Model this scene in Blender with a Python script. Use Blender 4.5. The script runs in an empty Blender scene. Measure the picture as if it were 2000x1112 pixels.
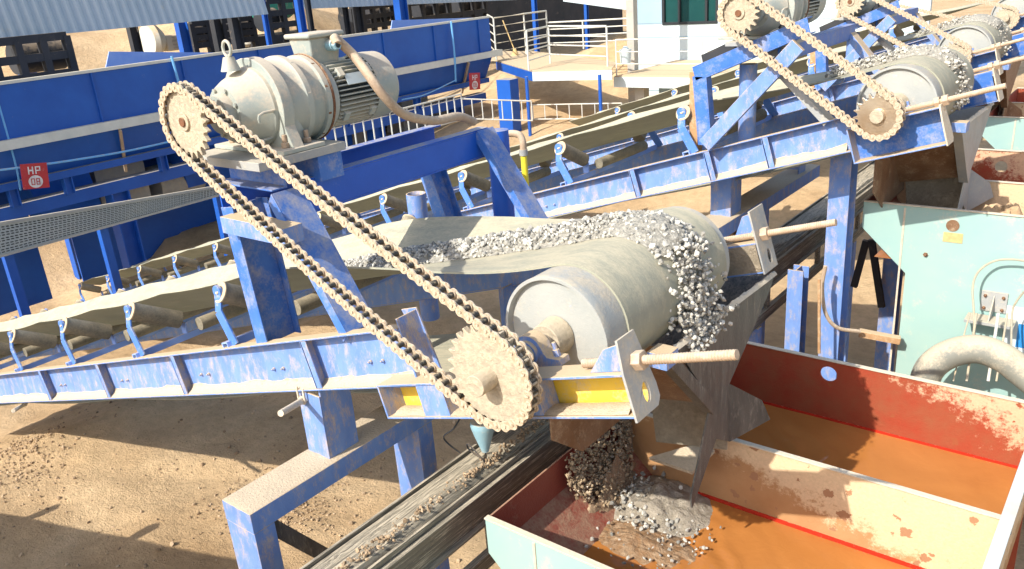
import bpy, bmesh, math, random
import numpy as np
from mathutils import Vector, Matrix, noise, geometry
random.seed(7); RNG = np.random.default_rng(7)
SC = bpy.context.scene; COL = SC.collection
R_ = math.radians; PI = math.pi

# ------------------------------------------------------------------ camera, world, sun
CAMZ = 4.4; F = 1604.75
yaw, pit, rol = 0.69261716, 0.3597912, 0.08003596
fwd = Vector((-math.sin(yaw)*math.cos(pit), math.cos(yaw)*math.cos(pit), -math.sin(pit)))
rgt = Vector((math.cos(yaw), math.sin(yaw), 0)); dwn = fwd.cross(rgt)
CR = math.cos(rol)*rgt+math.sin(rol)*dwn; CD = -math.sin(rol)*rgt+math.cos(rol)*dwn
cd = bpy.data.cameras.new('camera'); cam = bpy.data.objects.new('camera', cd); COL.objects.link(cam)
cam.matrix_world = Matrix(((CR.x, -CD.x, -fwd.x, 0), (CR.y, -CD.y, -fwd.y, 0), (CR.z, -CD.z, -fwd.z, CAMZ), (0, 0, 0, 1)))
cd.sensor_width = 36; cd.lens = F/2000*36; cd.clip_start = .05; cd.clip_end = 1500
SC.camera = cam

LDIR = Vector((.25, 1.28, -1.05)).normalized()          # the way the sunlight travels
sd = bpy.data.lights.new('sun', 'SUN'); sd.energy = 4.0; sd.angle = R_(.5); sd.color = (1, .955, .87)
so = bpy.data.objects.new('sun', sd); COL.objects.link(so)
so.rotation_euler = LDIR.to_track_quat('-Z', 'Y').to_euler()
w = bpy.data.worlds.new("World"); SC.world = w; w.use_nodes = True
nt = w.node_tree; sk = nt.nodes.new('ShaderNodeTexSky'); sk.sky_type = 'NISHITA'; sk.sun_disc = False
S = -LDIR
sk.sun_elevation = math.asin(S.z); sk.sun_rotation = math.atan2(S.x, S.y)
sk.air_density = 1.0; sk.dust_density = 2.0
bg = nt.nodes['Background']; bg.inputs[1].default_value = .15
nt.links.new(sk.outputs[0], bg.inputs[0])
SC.view_settings.view_transform = 'Standard'; SC.view_settings.look = 'None'
SC.view_settings.exposure = .68; SC.view_settings.gamma = 1
SC.render.engine = 'CYCLES'; SC.cycles.max_bounces = 6

def at(px, py, X=None, Y=None, Z=None):
    """point of the scene seen at this spot of the photograph, on the plane X, Y or Z"""
    v = CR*(px-1000)+CD*(py-556)+fwd*F; c = Vector((0, 0, CAMZ))
    t = X/v.x if X is not None else (Y/v.y if Y is not None else (Z-CAMZ)/v.z)
    return c+v*t

# ------------------------------------------------------------------ materials
def nd(t, k, **kw):
    n = t.nodes.new(k)
    for a, b in kw.items(): setattr(n, a, b)
    return n
def grimy(name, c1, c2=None, dust=(.60, .46, .29), amt=.4, up=.5, sc=3., rough=.6, metal=0., bump=.15, fine=60., st=(1, 1, 1), spec=.4, c3=None, t3=.62, sharp=.12, lin=None, spots=None):
    m = bpy.data.materials.new(name); m.use_nodes = True; t = m.node_tree; L = t.links.new
    b = t.nodes['Principled BSDF']; c2 = c2 or tuple(x*.75 for x in c1)
    tc = nd(t, 'ShaderNodeTexCoord'); mp = nd(t, 'ShaderNodeMapping'); mp.inputs['Scale'].default_value = st
    L(tc.outputs['Object'], mp.inputs[0])
    n1 = nd(t, 'ShaderNodeTexNoise'); n1.inputs['Scale'].default_value = sc; n1.inputs['Detail'].default_value = 8; n1.inputs['Roughness'].default_value = .65
    n2 = nd(t, 'ShaderNodeTexNoise'); n2.inputs['Scale'].default_value = sc*2.7; n2.inputs['Detail'].default_value = 10; n2.inputs['Roughness'].default_value = .72
    n3 = nd(t, 'ShaderNodeTexNoise'); n3.inputs['Scale'].default_value = fine; n3.inputs['Detail'].default_value = 5; n3.inputs['Roughness'].default_value = .7
    for n in (n1, n2, n3): L(mp.outputs[0], n.inputs['Vector'])
    mx = nd(t, 'ShaderNodeMix', data_type='RGBA'); r1 = nd(t, 'ShaderNodeMapRange'); r1.inputs[1].default_value = .35; r1.inputs[2].default_value = .65
    L(n1.outputs[0], r1.inputs[0]); L(r1.outputs[0], mx.inputs[0]); mx.inputs[6].default_value = (*c1, 1); mx.inputs[7].default_value = (*c2, 1)
    col = mx.outputs[2]
    if c3:
        m3 = nd(t, 'ShaderNodeMix', data_type='RGBA'); r3 = nd(t, 'ShaderNodeMapRange'); r3.inputs[1].default_value = t3; r3.inputs[2].default_value = t3+.05
        L(n2.outputs[0], r3.inputs[0]); L(r3.outputs[0], m3.inputs[0]); L(col, m3.inputs[6]); m3.inputs[7].default_value = (*c3, 1); col = m3.outputs[2]
    if spots:                                 # splashed drops: scale, threshold, colour
        vo = nd(t, 'ShaderNodeTexVoronoi'); vo.inputs['Scale'].default_value = spots[0]; ma = nd(t, 'ShaderNodeMix', data_type='RGBA'); ma.inputs[0].default_value = .12; L(mp.outputs[0], ma.inputs[6]); L(n2.outputs[1], ma.inputs[7]); L(ma.outputs[2], vo.inputs['Vector'])
        sz = nd(t, 'ShaderNodeSeparateColor'); L(vo.outputs['Color'], sz.inputs[0]); th_ = nd(t, 'ShaderNodeMath', operation='MULTIPLY'); L(sz.outputs[0], th_.inputs[0]); L(sz.outputs[1], th_.inputs[1])
        t2 = nd(t, 'ShaderNodeMath', operation='MULTIPLY'); L(th_.outputs[0], t2.inputs[0]); t2.inputs[1].default_value = spots[1]
        lt = nd(t, 'ShaderNodeMath', operation='LESS_THAN'); L(vo.outputs['Distance'], lt.inputs[0]); L(t2.outputs[0], lt.inputs[1]); spot = lt.outputs[0]
    # dust lies on faces that look up, and in uneven patches elsewhere
    g = nd(t, 'ShaderNodeNewGeometry'); sx = nd(t, 'ShaderNodeSeparateXYZ'); L(g.outputs['Normal'], sx.inputs[0])
    a1 = nd(t, 'ShaderNodeMath', operation='MAXIMUM'); L(sx.outputs[2], a1.inputs[0]); a1.inputs[1].default_value = 0
    a2 = nd(t, 'ShaderNodeMath', operation='MULTIPLY_ADD'); L(a1.outputs[0], a2.inputs[0]); a2.inputs[1].default_value = up; a2.inputs[2].default_value = amt-.5
    a3 = nd(t, 'ShaderNodeMath', operation='ADD'); L(a2.outputs[0], a3.inputs[0]); L(n2.outputs[0], a3.inputs[1])
    if lin:                                   # a stain with its own edge on the plate
        dp = nd(t, 'ShaderNodeVectorMath', operation='DOT_PRODUCT'); L(tc.outputs['Object'], dp.inputs[0]); dp.inputs[1].default_value = lin[:3]
        da = nd(t, 'ShaderNodeMath', operation='ADD'); L(dp.outputs['Value'], da.inputs[0]); da.inputs[1].default_value = lin[3]
        dc = nd(t, 'ShaderNodeClamp'); L(da.outputs[0], dc.inputs[0]); dc.inputs['Min'].default_value = -.35; dc.inputs['Max'].default_value = .30
        db = nd(t, 'ShaderNodeMath', operation='ADD'); L(dc.outputs[0], db.inputs[0]); L(a3.outputs[0], db.inputs[1]); a3 = db
    a4 = nd(t, 'ShaderNodeMath', operation='MULTIPLY_ADD'); L(n3.outputs[0], a4.inputs[0]); a4.inputs[1].default_value = .35; L(a3.outputs[0], a4.inputs[2])
    r2 = nd(t, 'ShaderNodeMapRange'); r2.inputs[1].default_value = .67-sharp; r2.inputs[2].default_value = .67+sharp; L(a4.outputs[0], r2.inputs[0])
    md = nd(t, 'ShaderNodeMix', data_type='RGBA'); L(r2.outputs[0], md.inputs[0]); L(col, md.inputs[6]); 
    dv = nd(t, 'ShaderNodeMix', data_type='RGBA'); L(n3.outputs[0], dv.inputs[0]); dv.inputs[6].default_value = (*[x*.72 for x in dust], 1); dv.inputs[7].default_value = (*[min(1, x*1.2) for x in dust], 1)
    L(dv.outputs[2], md.inputs[7]); fin = md.outputs[2]
    if spots:
        ms = nd(t, 'ShaderNodeMix', data_type='RGBA'); L(spot, ms.inputs[0]); L(fin, ms.inputs[6]); ms.inputs[7].default_value = (*spots[2], 1); fin = ms.outputs[2]
    L(fin, b.inputs['Base Color'])
    rr = nd(t, 'ShaderNodeMapRange'); L(r2.outputs[0], rr.inputs[0]); rr.inputs[3].default_value = rough; rr.inputs[4].default_value = .95; L(rr.outputs[0], b.inputs['Roughness'])
    if metal:
        mm = nd(t, 'ShaderNodeMapRange'); L(r2.outputs[0], mm.inputs[0]); mm.inputs[3].default_value = metal; mm.inputs[4].default_value = 0; L(mm.outputs[0], b.inputs['Metallic'])
    b.inputs['Specular IOR Level'].default_value = spec
    ad = nd(t, 'ShaderNodeMath', operation='MULTIPLY_ADD'); L(r2.outputs[0], ad.inputs[0]); ad.inputs[1].default_value = .5; L(n3.outputs[0], ad.inputs[2])
    bp = nd(t, 'ShaderNodeBump'); bp.inputs['Strength'].default_value = bump; bp.inputs['Distance'].default_value = .01; L(ad.outputs[0], bp.inputs['Height']); L(bp.outputs[0], b.inputs['Normal'])
    return m
SAND = (.60, .45, .28)
M = {}
M['blue'] = grimy('dusty_blue_paint', (.125, .235, .55), (.18, .30, .60), SAND, .355, .50, 6, .5, bump=.25, sharp=.15, fine=140, st=(1, 1, .45), c3=(.19, .12, .10), t3=.72)
M['deep'] = grimy('clean_blue_paint', (.008, .085, .46), (.014, .11, .55), (.40, .38, .36), .20, .35, 2.2, .4, bump=.08)
M['deepfar'] = grimy('far_blue_paint', (.008, .075, .36), (.012, .10, .44), (.36, .33, .30), .22, .5, 1.0, .5, bump=.05, fine=15)
M['paleblue'] = grimy('pale_blue_sheet', (.22, .36, .78), (.30, .44, .80), SAND, .25, .3, 2, .5, bump=.05)
M['stand'] = grimy('motor_stand_blue', (.035, .135, .46), (.07, .19, .52), (.46, .42, .38), .33, .18, 3, .45, bump=.12, sharp=.2)
M['belt'] = grimy('dusty_rubber', (.27, .275, .215), (.34, .335, .255), (.50, .45, .32), .32, .25, 3, .75, bump=.25, fine=90, st=(.35, 1.6, 1))
M['roller'] = grimy('roller_rubber', (.06, .065, .055), (.12, .12, .095), (.42, .35, .24), .44, .2, 2.0, .6, sharp=.3)
M['rolend'] = grimy('roller_cap', (.42, .42, .36), (.5, .47, .38), SAND, .45, .4, 9, .5, bump=.2)
M['drum'] = grimy('drum_steel', (.40, .40, .37), (.33, .345, .33), (.50, .44, .34), .34, .2, 3, .55, bump=.25, c3=(.30, .38, .55), t3=.6)
M['sand_steel'] = grimy('dusty_sprocket_steel', (.44, .37, .27), (.32, .27, .20), (.54, .45, .32), .50, .3, 10, .7, bump=.6, fine=45)
M['bright'] = grimy('worn_sprocket_steel', (.66, .56, .43), (.52, .38, .25), (.62, .52, .37), .24, .1, 4, .32, metal=.85, bump=.2)
M['chain'] = grimy('dusty_chain', (.44, .34, .23), (.32, .23, .15), (.60, .50, .37), .46, .3, 20, .55, bump=.3, c3=(.22, .11, .05), t3=.66)
M['grease'] = grimy('greasy_roller', (.03, .03, .028), (.06, .055, .045), (.35, .28, .18), .25, .25, 20, .4)
M['motor'] = grimy('motor_grey_paint', (.28, .33, .315), (.38, .40, .35), (.56, .48, .37), .36, .42, 3.5, .5, bump=.12, c3=(.26, .24, .20), t3=.66)
M['fins'] = grimy('motor_fins_paint', (.40, .43, .40), (.34, .38, .36), (.60, .54, .42), .36, .35, 3, .55)
M['darkgap'] = grimy('motor_recess', (.035, .045, .05), (.02, .03, .035), (.2, .18, .14), .25, .2, 4, .7)
M['rust'] = grimy('rust', (.20, .085, .04), (.10, .045, .025), (.45, .3, .18), .35, .3, 12, .85, bump=.4)
M['hose'] = grimy('sandy_conduit', (.46, .34, .23), (.36, .26, .18), (.58, .46, .33), .36, .3, 5, .5, bump=.2, st=(1, 1, 1))
M['yellow'] = grimy('yellow_paint', (.78, .50, .04), (.85, .58, .08), (.6, .47, .3), .38, .5, 3, .45)
M['ypipe'] = grimy('yellow_pipe', (.80, .66, .03), (.84, .70, .06), (.6, .5, .3), .2, .3, 3, .4)
M['steel'] = grimy('grey_steel', (.30, .31, .31), (.38, .38, .36), (.50, .44, .34), .36, .4, 5, .5, bump=.2)
M['hopper'] = grimy('wet_dirty_steel', (.07, .066, .06), (.13, .12, .105), (.33, .29, .24), .36, .2, 5, .5, bump=.6, st=(2.2, 2.2, .5), fine=50, sharp=.12)
M['pipe'] = grimy('sandy_grey_pipe', (.25, .25, .21), (.20, .20, .17), (.52, .45, .33), .38, .35, 2.5, .6, bump=.15)
M['brk'] = grimy('bracket_blue', (.07, .19, .55), (.10, .23, .58), (.55, .48, .38), .30, .2, 5, .45, bump=.1)
M['hopper_brown'] = grimy('muddy_steel', (.17, .085, .04), (.24, .14, .08), (.42, .31, .2), .36, .4, 4, .5, bump=.4)
M['streak'] = grimy('mud_streaked_belt_side', (.11, .10, .08), (.27, .24, .18), (.58, .50, .37), .34, .2, 2.5, .5, bump=.8, st=(14, .5, 16), c3=(.62, .55, .42), t3=.545, sharp=.08, fine=8)
M['mud'] = grimy('grey_mud', (.22, .18, .13), (.30, .25, .18), (.40, .33, .24), .45, .3, 4, .8, bump=1, fine=40)
M['foam'] = grimy('brown_slurry', (.24, .13, .06), (.34, .20, .10), (.46, .32, .20), .36, .1, 9, .35, bump=1, fine=30)
M['crust'] = grimy('brown_mud_crust', (.24, .15, .085), (.33, .22, .13), (.46, .33, .21), .42, .2, 9, .7, bump=1, fine=40)
M['slurrymud'] = grimy('wet_grey_slurry', (.26, .22, .16), (.34, .29, .22), (.44, .38, .30), .4, .1, 8, .3, bump=1, fine=30)
M['fines'] = grimy('gravel_fines', (.24, .225, .19), (.34, .32, .27), (.46, .43, .36), .4, .2, 14, .9, bump=1, fine=60)
M['dustheap'] = grimy('dust_layer', (.55, .43, .29), (.46, .36, .24), (.62, .50, .35), .5, .3, 9, .9, bump=1, fine=70)
M['green'] = grimy('pale_green_paint', (.28, .44, .42), (.33, .47, .42), (.60, .52, .40), .31, .4, 1.4, .5, bump=.08, c3=(.36, .43, .36), t3=.66)
M['redox'] = grimy('red_oxide_and_mud', (.33, .05, .024), (.29, .085, .04), (.62, .40, .25), .30, .35, 3.5, .45, bump=.3, sharp=.07, lin=(.5, 0, 1.1, -1.80), spots=(13, .42, (.30, .08, .035)))
M['redin'] = grimy('muddy_red_end_wall', (.26, .045, .03), (.30, .07, .045), (.38, .22, .14), .27, .35, 3, .5, bump=.4)
M['mudwall'] = grimy('dried_mud_wall', (.40, .21, .09), (.46, .26, .12), (.68, .49, .30), .40, .3, 3.6, .7, bump=.35, sharp=.07, lin=(.45, 0, 1.6, -2.10), spots=(10, .36, (.36, .19, .10)))
M['rim'] = grimy('dirty_rim', (.62, .54, .42), (.52, .44, .34), (.70, .60, .45), .45, .4, 10, .7, bump=.5)
M['redline'] = grimy('wet_red_paint', (.55, .03, .015), (.42, .03, .015), (.6, .3, .15), .25, .1, 8, .15, bump=.6, fine=80)
M['concrete'] = grimy('concrete', (.42, .40, .36), (.34, .33, .30), SAND, .35, .3, 2, .9)
M['white'] = grimy('white_wall', (.52, .60, .62), (.50, .58, .60), (.6, .55, .45), .18, .3, .6, .7, bump=.05, fine=12)
M['cladblue'] = grimy('pale_cladding', (.26, .38, .47), (.30, .42, .50), (.6, .55, .45), .15, .3, .6, .6, bump=.05, fine=12)
M['glass'] = grimy('dark_window', (.01, .05, .05), (.015, .07, .065), (.2, .2, .18), .1, .1, .5, .12, bump=0)
M['frame'] = grimy('window_frame', (.02, .025, .03), None, (.2, .18, .15), .15, .2, 3, .5)
M['rail'] = grimy('galvanised_rail', (.62, .62, .57), (.52, .53, .50), (.62, .54, .4), .3, .3, 3, .45)
M['deckboard'] = grimy('sandy_deck', (.50, .40, .28), (.42, .34, .25), SAND, .5, .4, 2, .9)
M['roof'] = grimy('corrugated_sheet', (.36, .43, .48), (.42, .48, .52), (.5, .46, .38), .22, .3, .7, .5, bump=.04, fine=10)
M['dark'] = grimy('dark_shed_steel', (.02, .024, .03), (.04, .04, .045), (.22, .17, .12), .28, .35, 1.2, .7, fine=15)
M['machgreen'] = grimy('green_machine_paint', (.04, .30, .22), (.05, .36, .27), SAND, .3, .3, 2, .5)
M['palemach'] = grimy('pale_machine_paint', (.55, .55, .47), (.5, .48, .42), SAND, .35, .4, 2, .6)
M['signred'] = grimy('red_sign', (.48, .035, .04), (.42, .03, .04), (.5, .4, .34), .27, .1, 3, .4, bump=0)
M['signwhite'] = grimy('white_lettering', (.75, .72, .70), None, (.6, .5, .4), .2, .1, 3, .5, bump=0)
M['signblue'] = grimy('blue_sign', (.03, .25, .62), None, (.6, .5, .4), .15, .1, 3, .5, bump=0)
M['rope'] = grimy('blue_rope', (.12, .36, .70), (.16, .42, .75), (.5, .45, .35), .3, .2, 4, .7)
M['ropegrey'] = grimy('grey_cable', (.42, .38, .28), (.34, .31, .24), SAND, .3, .2, 6, .6)
M['straw'] = grimy('straw', (.62, .45, .20), (.5, .35, .15), SAND, .3, .2, 20, .9)
M['wood'] = grimy('weathered_timber', (.46, .27, .13), (.38, .21, .1), SAND, .4, .3, 5, .8)
M['cone'] = grimy('pale_blue_plastic', (.24, .42, .50), (.30, .46, .52), (.55, .5, .4), .3, .3, 5, .45)
M['grating'] = grimy('perforated_tread', (.34, .38, .39), (.40, .43, .42), (.36, .32, .25), .3, .3, 3, .5)
M['sandpile'] = grimy('sand', (.50, .335, .185), (.42, .28, .155), (.56, .39, .23), .4, .2, .9, .95, bump=.9, fine=14)

def stone_mat(name, a, bcol, wet=False):
    m = bpy.data.materials.new(name); m.use_nodes = True; t = m.node_tree; L = t.links.new; b = t.nodes['Principled BSDF']
    at_ = nd(t, 'ShaderNodeAttribute', attribute_name='tint'); mx = nd(t, 'ShaderNodeMix', data_type='RGBA')
    tc = nd(t, 'ShaderNodeTexCoord'); n = nd(t, 'ShaderNodeTexNoise'); n.inputs['Scale'].default_value = 60; n.inputs['Detail'].default_value = 6; L(tc.outputs['Object'], n.inputs['Vector'])
    ad = nd(t, 'ShaderNodeMath', operation='MULTIPLY_ADD'); L(n.outputs[0], ad.inputs[0]); ad.inputs[1].default_value = .5; ad.use_clamp = True
    sb = nd(t, 'ShaderNodeMath', operation='SUBTRACT'); L(at_.outputs['Fac'], sb.inputs[0]); sb.inputs[1].default_value = .25; L(sb.outputs[0], ad.inputs[2])
    L(ad.outputs[0], mx.inputs[0]); mx.inputs[6].default_value = (*a, 1); mx.inputs[7].default_value = (*bcol, 1)
    L(mx.outputs[2], b.inputs['Base Color']); b.inputs['Roughness'].default_value = .35 if wet else .85
    bp = nd(t, 'ShaderNodeBump'); bp.inputs['Strength'].default_value = .5; bp.inputs['Distance'].default_value = .004; L(n.outputs[0], bp.inputs['Height']); L(bp.outputs[0], b.inputs['Normal'])
    return m
M['stone'] = stone_mat('crushed_stone', (.20, .19, .165), (.66, .63, .55))
M['stonewet'] = stone_mat('wet_clods', (.16, .11, .065), (.50, .38, .24), True)
M['pebble'] = stone_mat('ground_pebbles', (.24, .16, .09), (.52, .38, .24))

def water_mat():
    m = bpy.data.materials.new('muddy_water'); m.use_nodes = True; t = m.node_tree; L = t.links.new; b = t.nodes['Principled BSDF']
    tc = nd(t, 'ShaderNodeTexCoord'); n = nd(t, 'ShaderNodeTexNoise'); n.inputs['Scale'].default_value = 1.6; n.inputs['Detail'].default_value = 5; n.inputs['Distortion'].default_value = 1.2; L(tc.outputs['Object'], n.inputs['Vector'])
    mx = nd(t, 'ShaderNodeMix', data_type='RGBA'); L(n.outputs[0], mx.inputs[0]); mx.inputs[6].default_value = (.34, .125, .028, 1); mx.inputs[7].default_value = (.50, .205, .055, 1)
    L(mx.outputs[2], b.inputs['Base Color']); b.inputs['Roughness'].default_value = .08; b.inputs['IOR'].default_value = 1.33
    n2 = nd(t, 'ShaderNodeTexNoise'); n2.inputs['Scale'].default_value = 14; n2.inputs['Detail'].default_value = 3; n2.inputs['Distortion'].default_value = .6; L(tc.outputs['Object'], n2.inputs['Vector'])
    bp = nd(t, 'ShaderNodeBump'); bp.inputs['Strength'].default_value = .22; bp.inputs['Distance'].default_value = .012; L(n2.outputs[0], bp.inputs['Height']); L(bp.outputs[0], b.inputs['Normal'])
    return m
M['water'] = water_mat()

def ground_mat():
    m = bpy.data.materials.new('sandy_ground'); m.use_nodes = True; t = m.node_tree; L = t.links.new; b = t.nodes['Principled BSDF']
    tc = nd(t, 'ShaderNodeTexCoord')
    def nz(s, d=8, r=.6, dist=0):
        n = nd(t, 'ShaderNodeTexNoise'); n.inputs['Scale'].default_value = s; n.inputs['Detail'].default_value = d; n.inputs['Roughness'].default_value = r; n.inputs['Distortion'].default_value = dist
        L(tc.outputs['Object'], n.inputs['Vector']); return n
    a, c, e = nz(.5, 8, .6, .5), nz(6, 10, .75), nz(35, 6, .7)
    r = nd(t, 'ShaderNodeValToRGB'); L(a.outputs[0], r.inputs[0])
    cr = r.color_ramp; cr.elements[0].position = .3; cr.elements[0].color = (.50, .33, .175, 1); cr.elements[1].position = .7; cr.elements[1].color = (.72, .52, .305, 1)
    mx = nd(t, 'ShaderNodeMix', data_type='RGBA', blend_type='MULTIPLY'); mx.inputs[0].default_value = .55; L(r.outputs[0], mx.inputs[6])
    r2 = nd(t, 'ShaderNodeMapRange'); L(c.outputs[0], r2.inputs[0]); r2.inputs[1].default_value = .3; r2.inputs[2].default_value = .7; r2.inputs[3].default_value = .55; r2.inputs[4].default_value = 1.15; L(r2.outputs[0], mx.inputs[7])
    L(mx.outputs[2], b.inputs['Base Color']); b.inputs['Roughness'].default_value = .95; b.inputs['Specular IOR Level'].default_value = .15
    ad = nd(t, 'ShaderNodeMath', operation='MULTIPLY_ADD'); L(e.outputs[0], ad.inputs[0]); ad.inputs[1].default_value = .4; L(c.outputs[0], ad.inputs[2])
    bp = nd(t, 'ShaderNodeBump'); bp.inputs['Strength'].default_value = 1; bp.inputs['Distance'].default_value = .05; L(ad.outputs[0], bp.inputs['Height']); L(bp.outputs[0], b.inputs['Normal'])
    return m
M['ground'] = ground_mat()

# ------------------------------------------------------------------ mesh builder
V = Vector
def basis(d, up=V((0, 0, 1))):
    d = V(d).normalized(); s = d.cross(V(up))
    if s.length < 1e-5: s = d.cross(V((0, 1, 0)))
    s.normalize(); return d, s, s.cross(d).normalized()
class MB:
    def __init__(s): s.v = []; s.f = []; s.m = []
    def add(s, v, f, m=0):
        o = len(s.v); s.v += [tuple(x) for x in v]; s.f += [tuple(i+o for i in q) for q in f]; s.m += [m]*len(f); return s
    def obox(s, c, ax, hs, m=0):
        c = V(c); v = [c+ax[0]*(i*hs[0])+ax[1]*(j*hs[1])+ax[2]*(k*hs[2]) for i in (-1, 1) for j in (-1, 1) for k in (-1, 1)]
        f = [(0, 1, 3, 2), (4, 6, 7, 5), (0, 4, 5, 1), (2, 3, 7, 6), (0, 2, 6, 4), (1, 5, 7, 3)]
        if ax[0].cross(ax[1]).dot(ax[2]) < 0: f = [q[::-1] for q in f]
        return s.add(v, f, m)
    def box(s, lo, hi, m=0):
        lo, hi = V(lo), V(hi); return s.obox((lo+hi)/2, (V((1, 0, 0)), V((0, 1, 0)), V((0, 0, 1))), [abs(x)/2 for x in hi-lo], m)
    def bar(s, a, b, w_, h, up=(0, 0, 1), m=0):
        a, b = V(a), V(b); d, sd_, u = basis(b-a, up); return s.obox((a+b)/2, (d, sd_, u), ((b-a).length/2, w_/2, h/2), m)
    def cyl(s, a, b, r, r2=None, n=20, m=0, cap=True):
        a, b = V(a), V(b); r2 = r if r2 is None else r2; d, x, y = basis(b-a, (0, 0, 1) if abs((b-a).normalized().z) < .9 else (1, 0, 0)); v = []
        for c, q in ((a, r), (b, r2)):
            for i in range(n): t = 2*PI*i/n; v.append(c+x*(q*math.cos(t))+y*(q*math.sin(t)))
        f = [((i+1) % n, i, i+n, (i+1) % n+n) for i in range(n)]
        if cap: f += [tuple(range(n)), tuple(range(2*n-1, n-1, -1))]
        f = [q[::-1] for q in f]
        return s.add(v, f, m)
    def rev(s, a, d, prof, n=40, m=0):           # profile of (t, r) revolved about a + d
        a = V(a); d, x, y = basis(d, (0, 0, 1) if abs(V(d).normalized().z) < .9 else (1, 0, 0)); v = []
        for t, r in prof:
            for i in range(n): q = 2*PI*i/n; v.append(a+d*t+x*(r*math.cos(q))+y*(r*math.sin(q)))
        f = [(k*n+i, k*n+(i+1) % n, (k+1)*n+(i+1) % n, (k+1)*n+i) for k in range(len(prof)-1) for i in range(n)]
        return s.add(v, f, m)
    def tube(s, pts, r, n=8, m=0, cap=True):
        pts = [V(p) for p in pts]; rs = r if isinstance(r, (list, tuple)) else [r]*len(pts); v = []; x = None
        for i, p in enumerate(pts):
            d = (pts[min(i+1, len(pts)-1)]-pts[max(i-1, 0)]).normalized()
            if x is None: _, x, _ = basis(d)
            x = (x-d*x.dot(d)).normalized(); y = d.cross(x)
            for k in range(n): t = 2*PI*k/n; v.append(p+x*(rs[i]*math.cos(t))+y*(rs[i]*math.sin(t)))
        f = [(i*n+k, i*n+(k+1) % n, (i+1)*n+(k+1) % n, (i+1)*n+k) for i in range(len(pts)-1) for k in range(n)]
        if cap: f += [tuple(range(n-1, -1, -1)), tuple(range(len(v)-n, len(v)))]
        return s.add(v, f, m)
    def prism(s, pts, vec, m=0):
        pts = [V(p) for p in pts]; vec = V(vec); n = len(pts); v = pts+[p+vec for p in pts]
        nrm = V((0, 0, 0))
        for i in range(n): nrm += (pts[i]-pts[0]).cross(pts[(i+1) % n]-pts[0])
        f = [tuple(range(n-1, -1, -1)), tuple(range(n, 2*n))]+[(i, (i+1) % n, (i+1) % n+n, i+n) for i in range(n)]
        if nrm.dot(vec) < 0: f = [q[::-1] for q in f]
        return s.add(v, f, m)
    def plate(s, outer, holes, o, u, v_, th, m=0):   # 2-D outline with holes, thick along th
        o, u, v_, th = V(o), V(u), V(v_), V(th); loops = [outer]+list(holes)
        tri = geometry.tessellate_polygon([[V((p[0], p[1], 0)) for p in l] for l in loops])
        flat = [p for l in loops for p in l]; n = len(flat); P = [o+u*p[0]+v_*p[1] for p in flat]; vs = P+[p+th for p in P]; f = []
        for t in tri:
            nn = (P[t[1]]-P[t[0]]).cross(P[t[2]]-P[t[0]])
            a = tuple(t) if nn.dot(th) < 0 else tuple(t)[::-1]
            f += [a, tuple(i+n for i in a[::-1])]
        b = 0
        for l in loops:
            k = len(l)
            for i in range(k): f.append((b+i, b+(i+1) % k, b+(i+1) % k+n, b+i+n))
            b += k
        return s.add(vs, f, m)
    def chan(s, a, b, up, out, h, fl, t=.01, m=0):   # C channel: web through a-b, flanges reach along out
        a, b, up, out = V(a), V(b), V(up).normalized(), V(out).normalized(); d = (b-a).normalized(); L = (b-a).length; c = (a+b)/2
        s.obox(c, (d, up, out), (L/2, h/2-t-.0005, t/2), m)
        for g in (-1, 1): s.obox(c+up*(g*(h/2-t/2))+out*(fl/2-t/2), (d, up, out), (L/2, t/2, fl/2), m)
        return s
    def ibeam(s, a, b, up, h, w_, t=.01, m=0):
        a, b, up = V(a), V(b), V(up).normalized(); d = (b-a).normalized(); o = d.cross(up); c = (a+b)/2; L = (b-a).length
        s.obox(c, (d, up, o), (L/2, h/2-t-.0005, t/2), m)
        for g in (-1, 1): s.obox(c+up*(g*(h/2-t/2)), (d, up, o), (L/2, t/2, w_/2), m)
        return s
    def build(s, name, mat, parent=None, bevel=0., label=None, smooth=True):
        me = bpy.data.meshes.new(name); off = V((0, 0, 0)); p = parent
        while p is not None: off += p.location; p = p.parent
        me.from_pydata([(x[0]-off.x, x[1]-off.y, x[2]-off.z) for x in s.v], [], s.f)
        for q in (mat if isinstance(mat, (list, tuple)) else [mat]): me.materials.append(M[q] if isinstance(q, str) else q)
        me.polygons.foreach_set('material_index', s.m)
        bm = bmesh.new(); bm.from_mesh(me); bmesh.ops.recalc_face_normals(bm, faces=bm.faces); bm.to_mesh(me); bm.free()
        if smooth:
            me.polygons.foreach_set('use_smooth', [True]*len(me.polygons)); me.set_sharp_from_angle(angle=R_(38))
        me.update(); o = bpy.data.objects.new(name, me); COL.objects.link(o)
        if parent: o.parent = parent
        if bevel:
            bv = o.modifiers.new('bevel', 'BEVEL'); bv.width = bevel; bv.segments = 2; bv.limit_method = 'ANGLE'; bv.angle_limit = R_(50); bv.harden_normals = False
        if label: o['label'] = label
        return o
def tag(o, label, cat, group=None, kind=None):
    o['label'] = label; o['category'] = cat
    if group: o['group'] = group
    if kind: o['kind'] = kind
    return o
def thing(name, loc, label, cat, group=None):
    o = bpy.data.objects.new(name, None); o.location = loc; o.empty_display_size = .1; COL.objects.link(o); return tag(o, label, cat, group)
def structure(o): o['kind'] = 'structure'; return o
def copy_tree(o, parent=None):
    c = o.copy(); COL.objects.link(c)
    if parent is not None: c.parent = parent
    for ch in [x for x in o.children]: copy_tree(ch, c)
    return c

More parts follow.
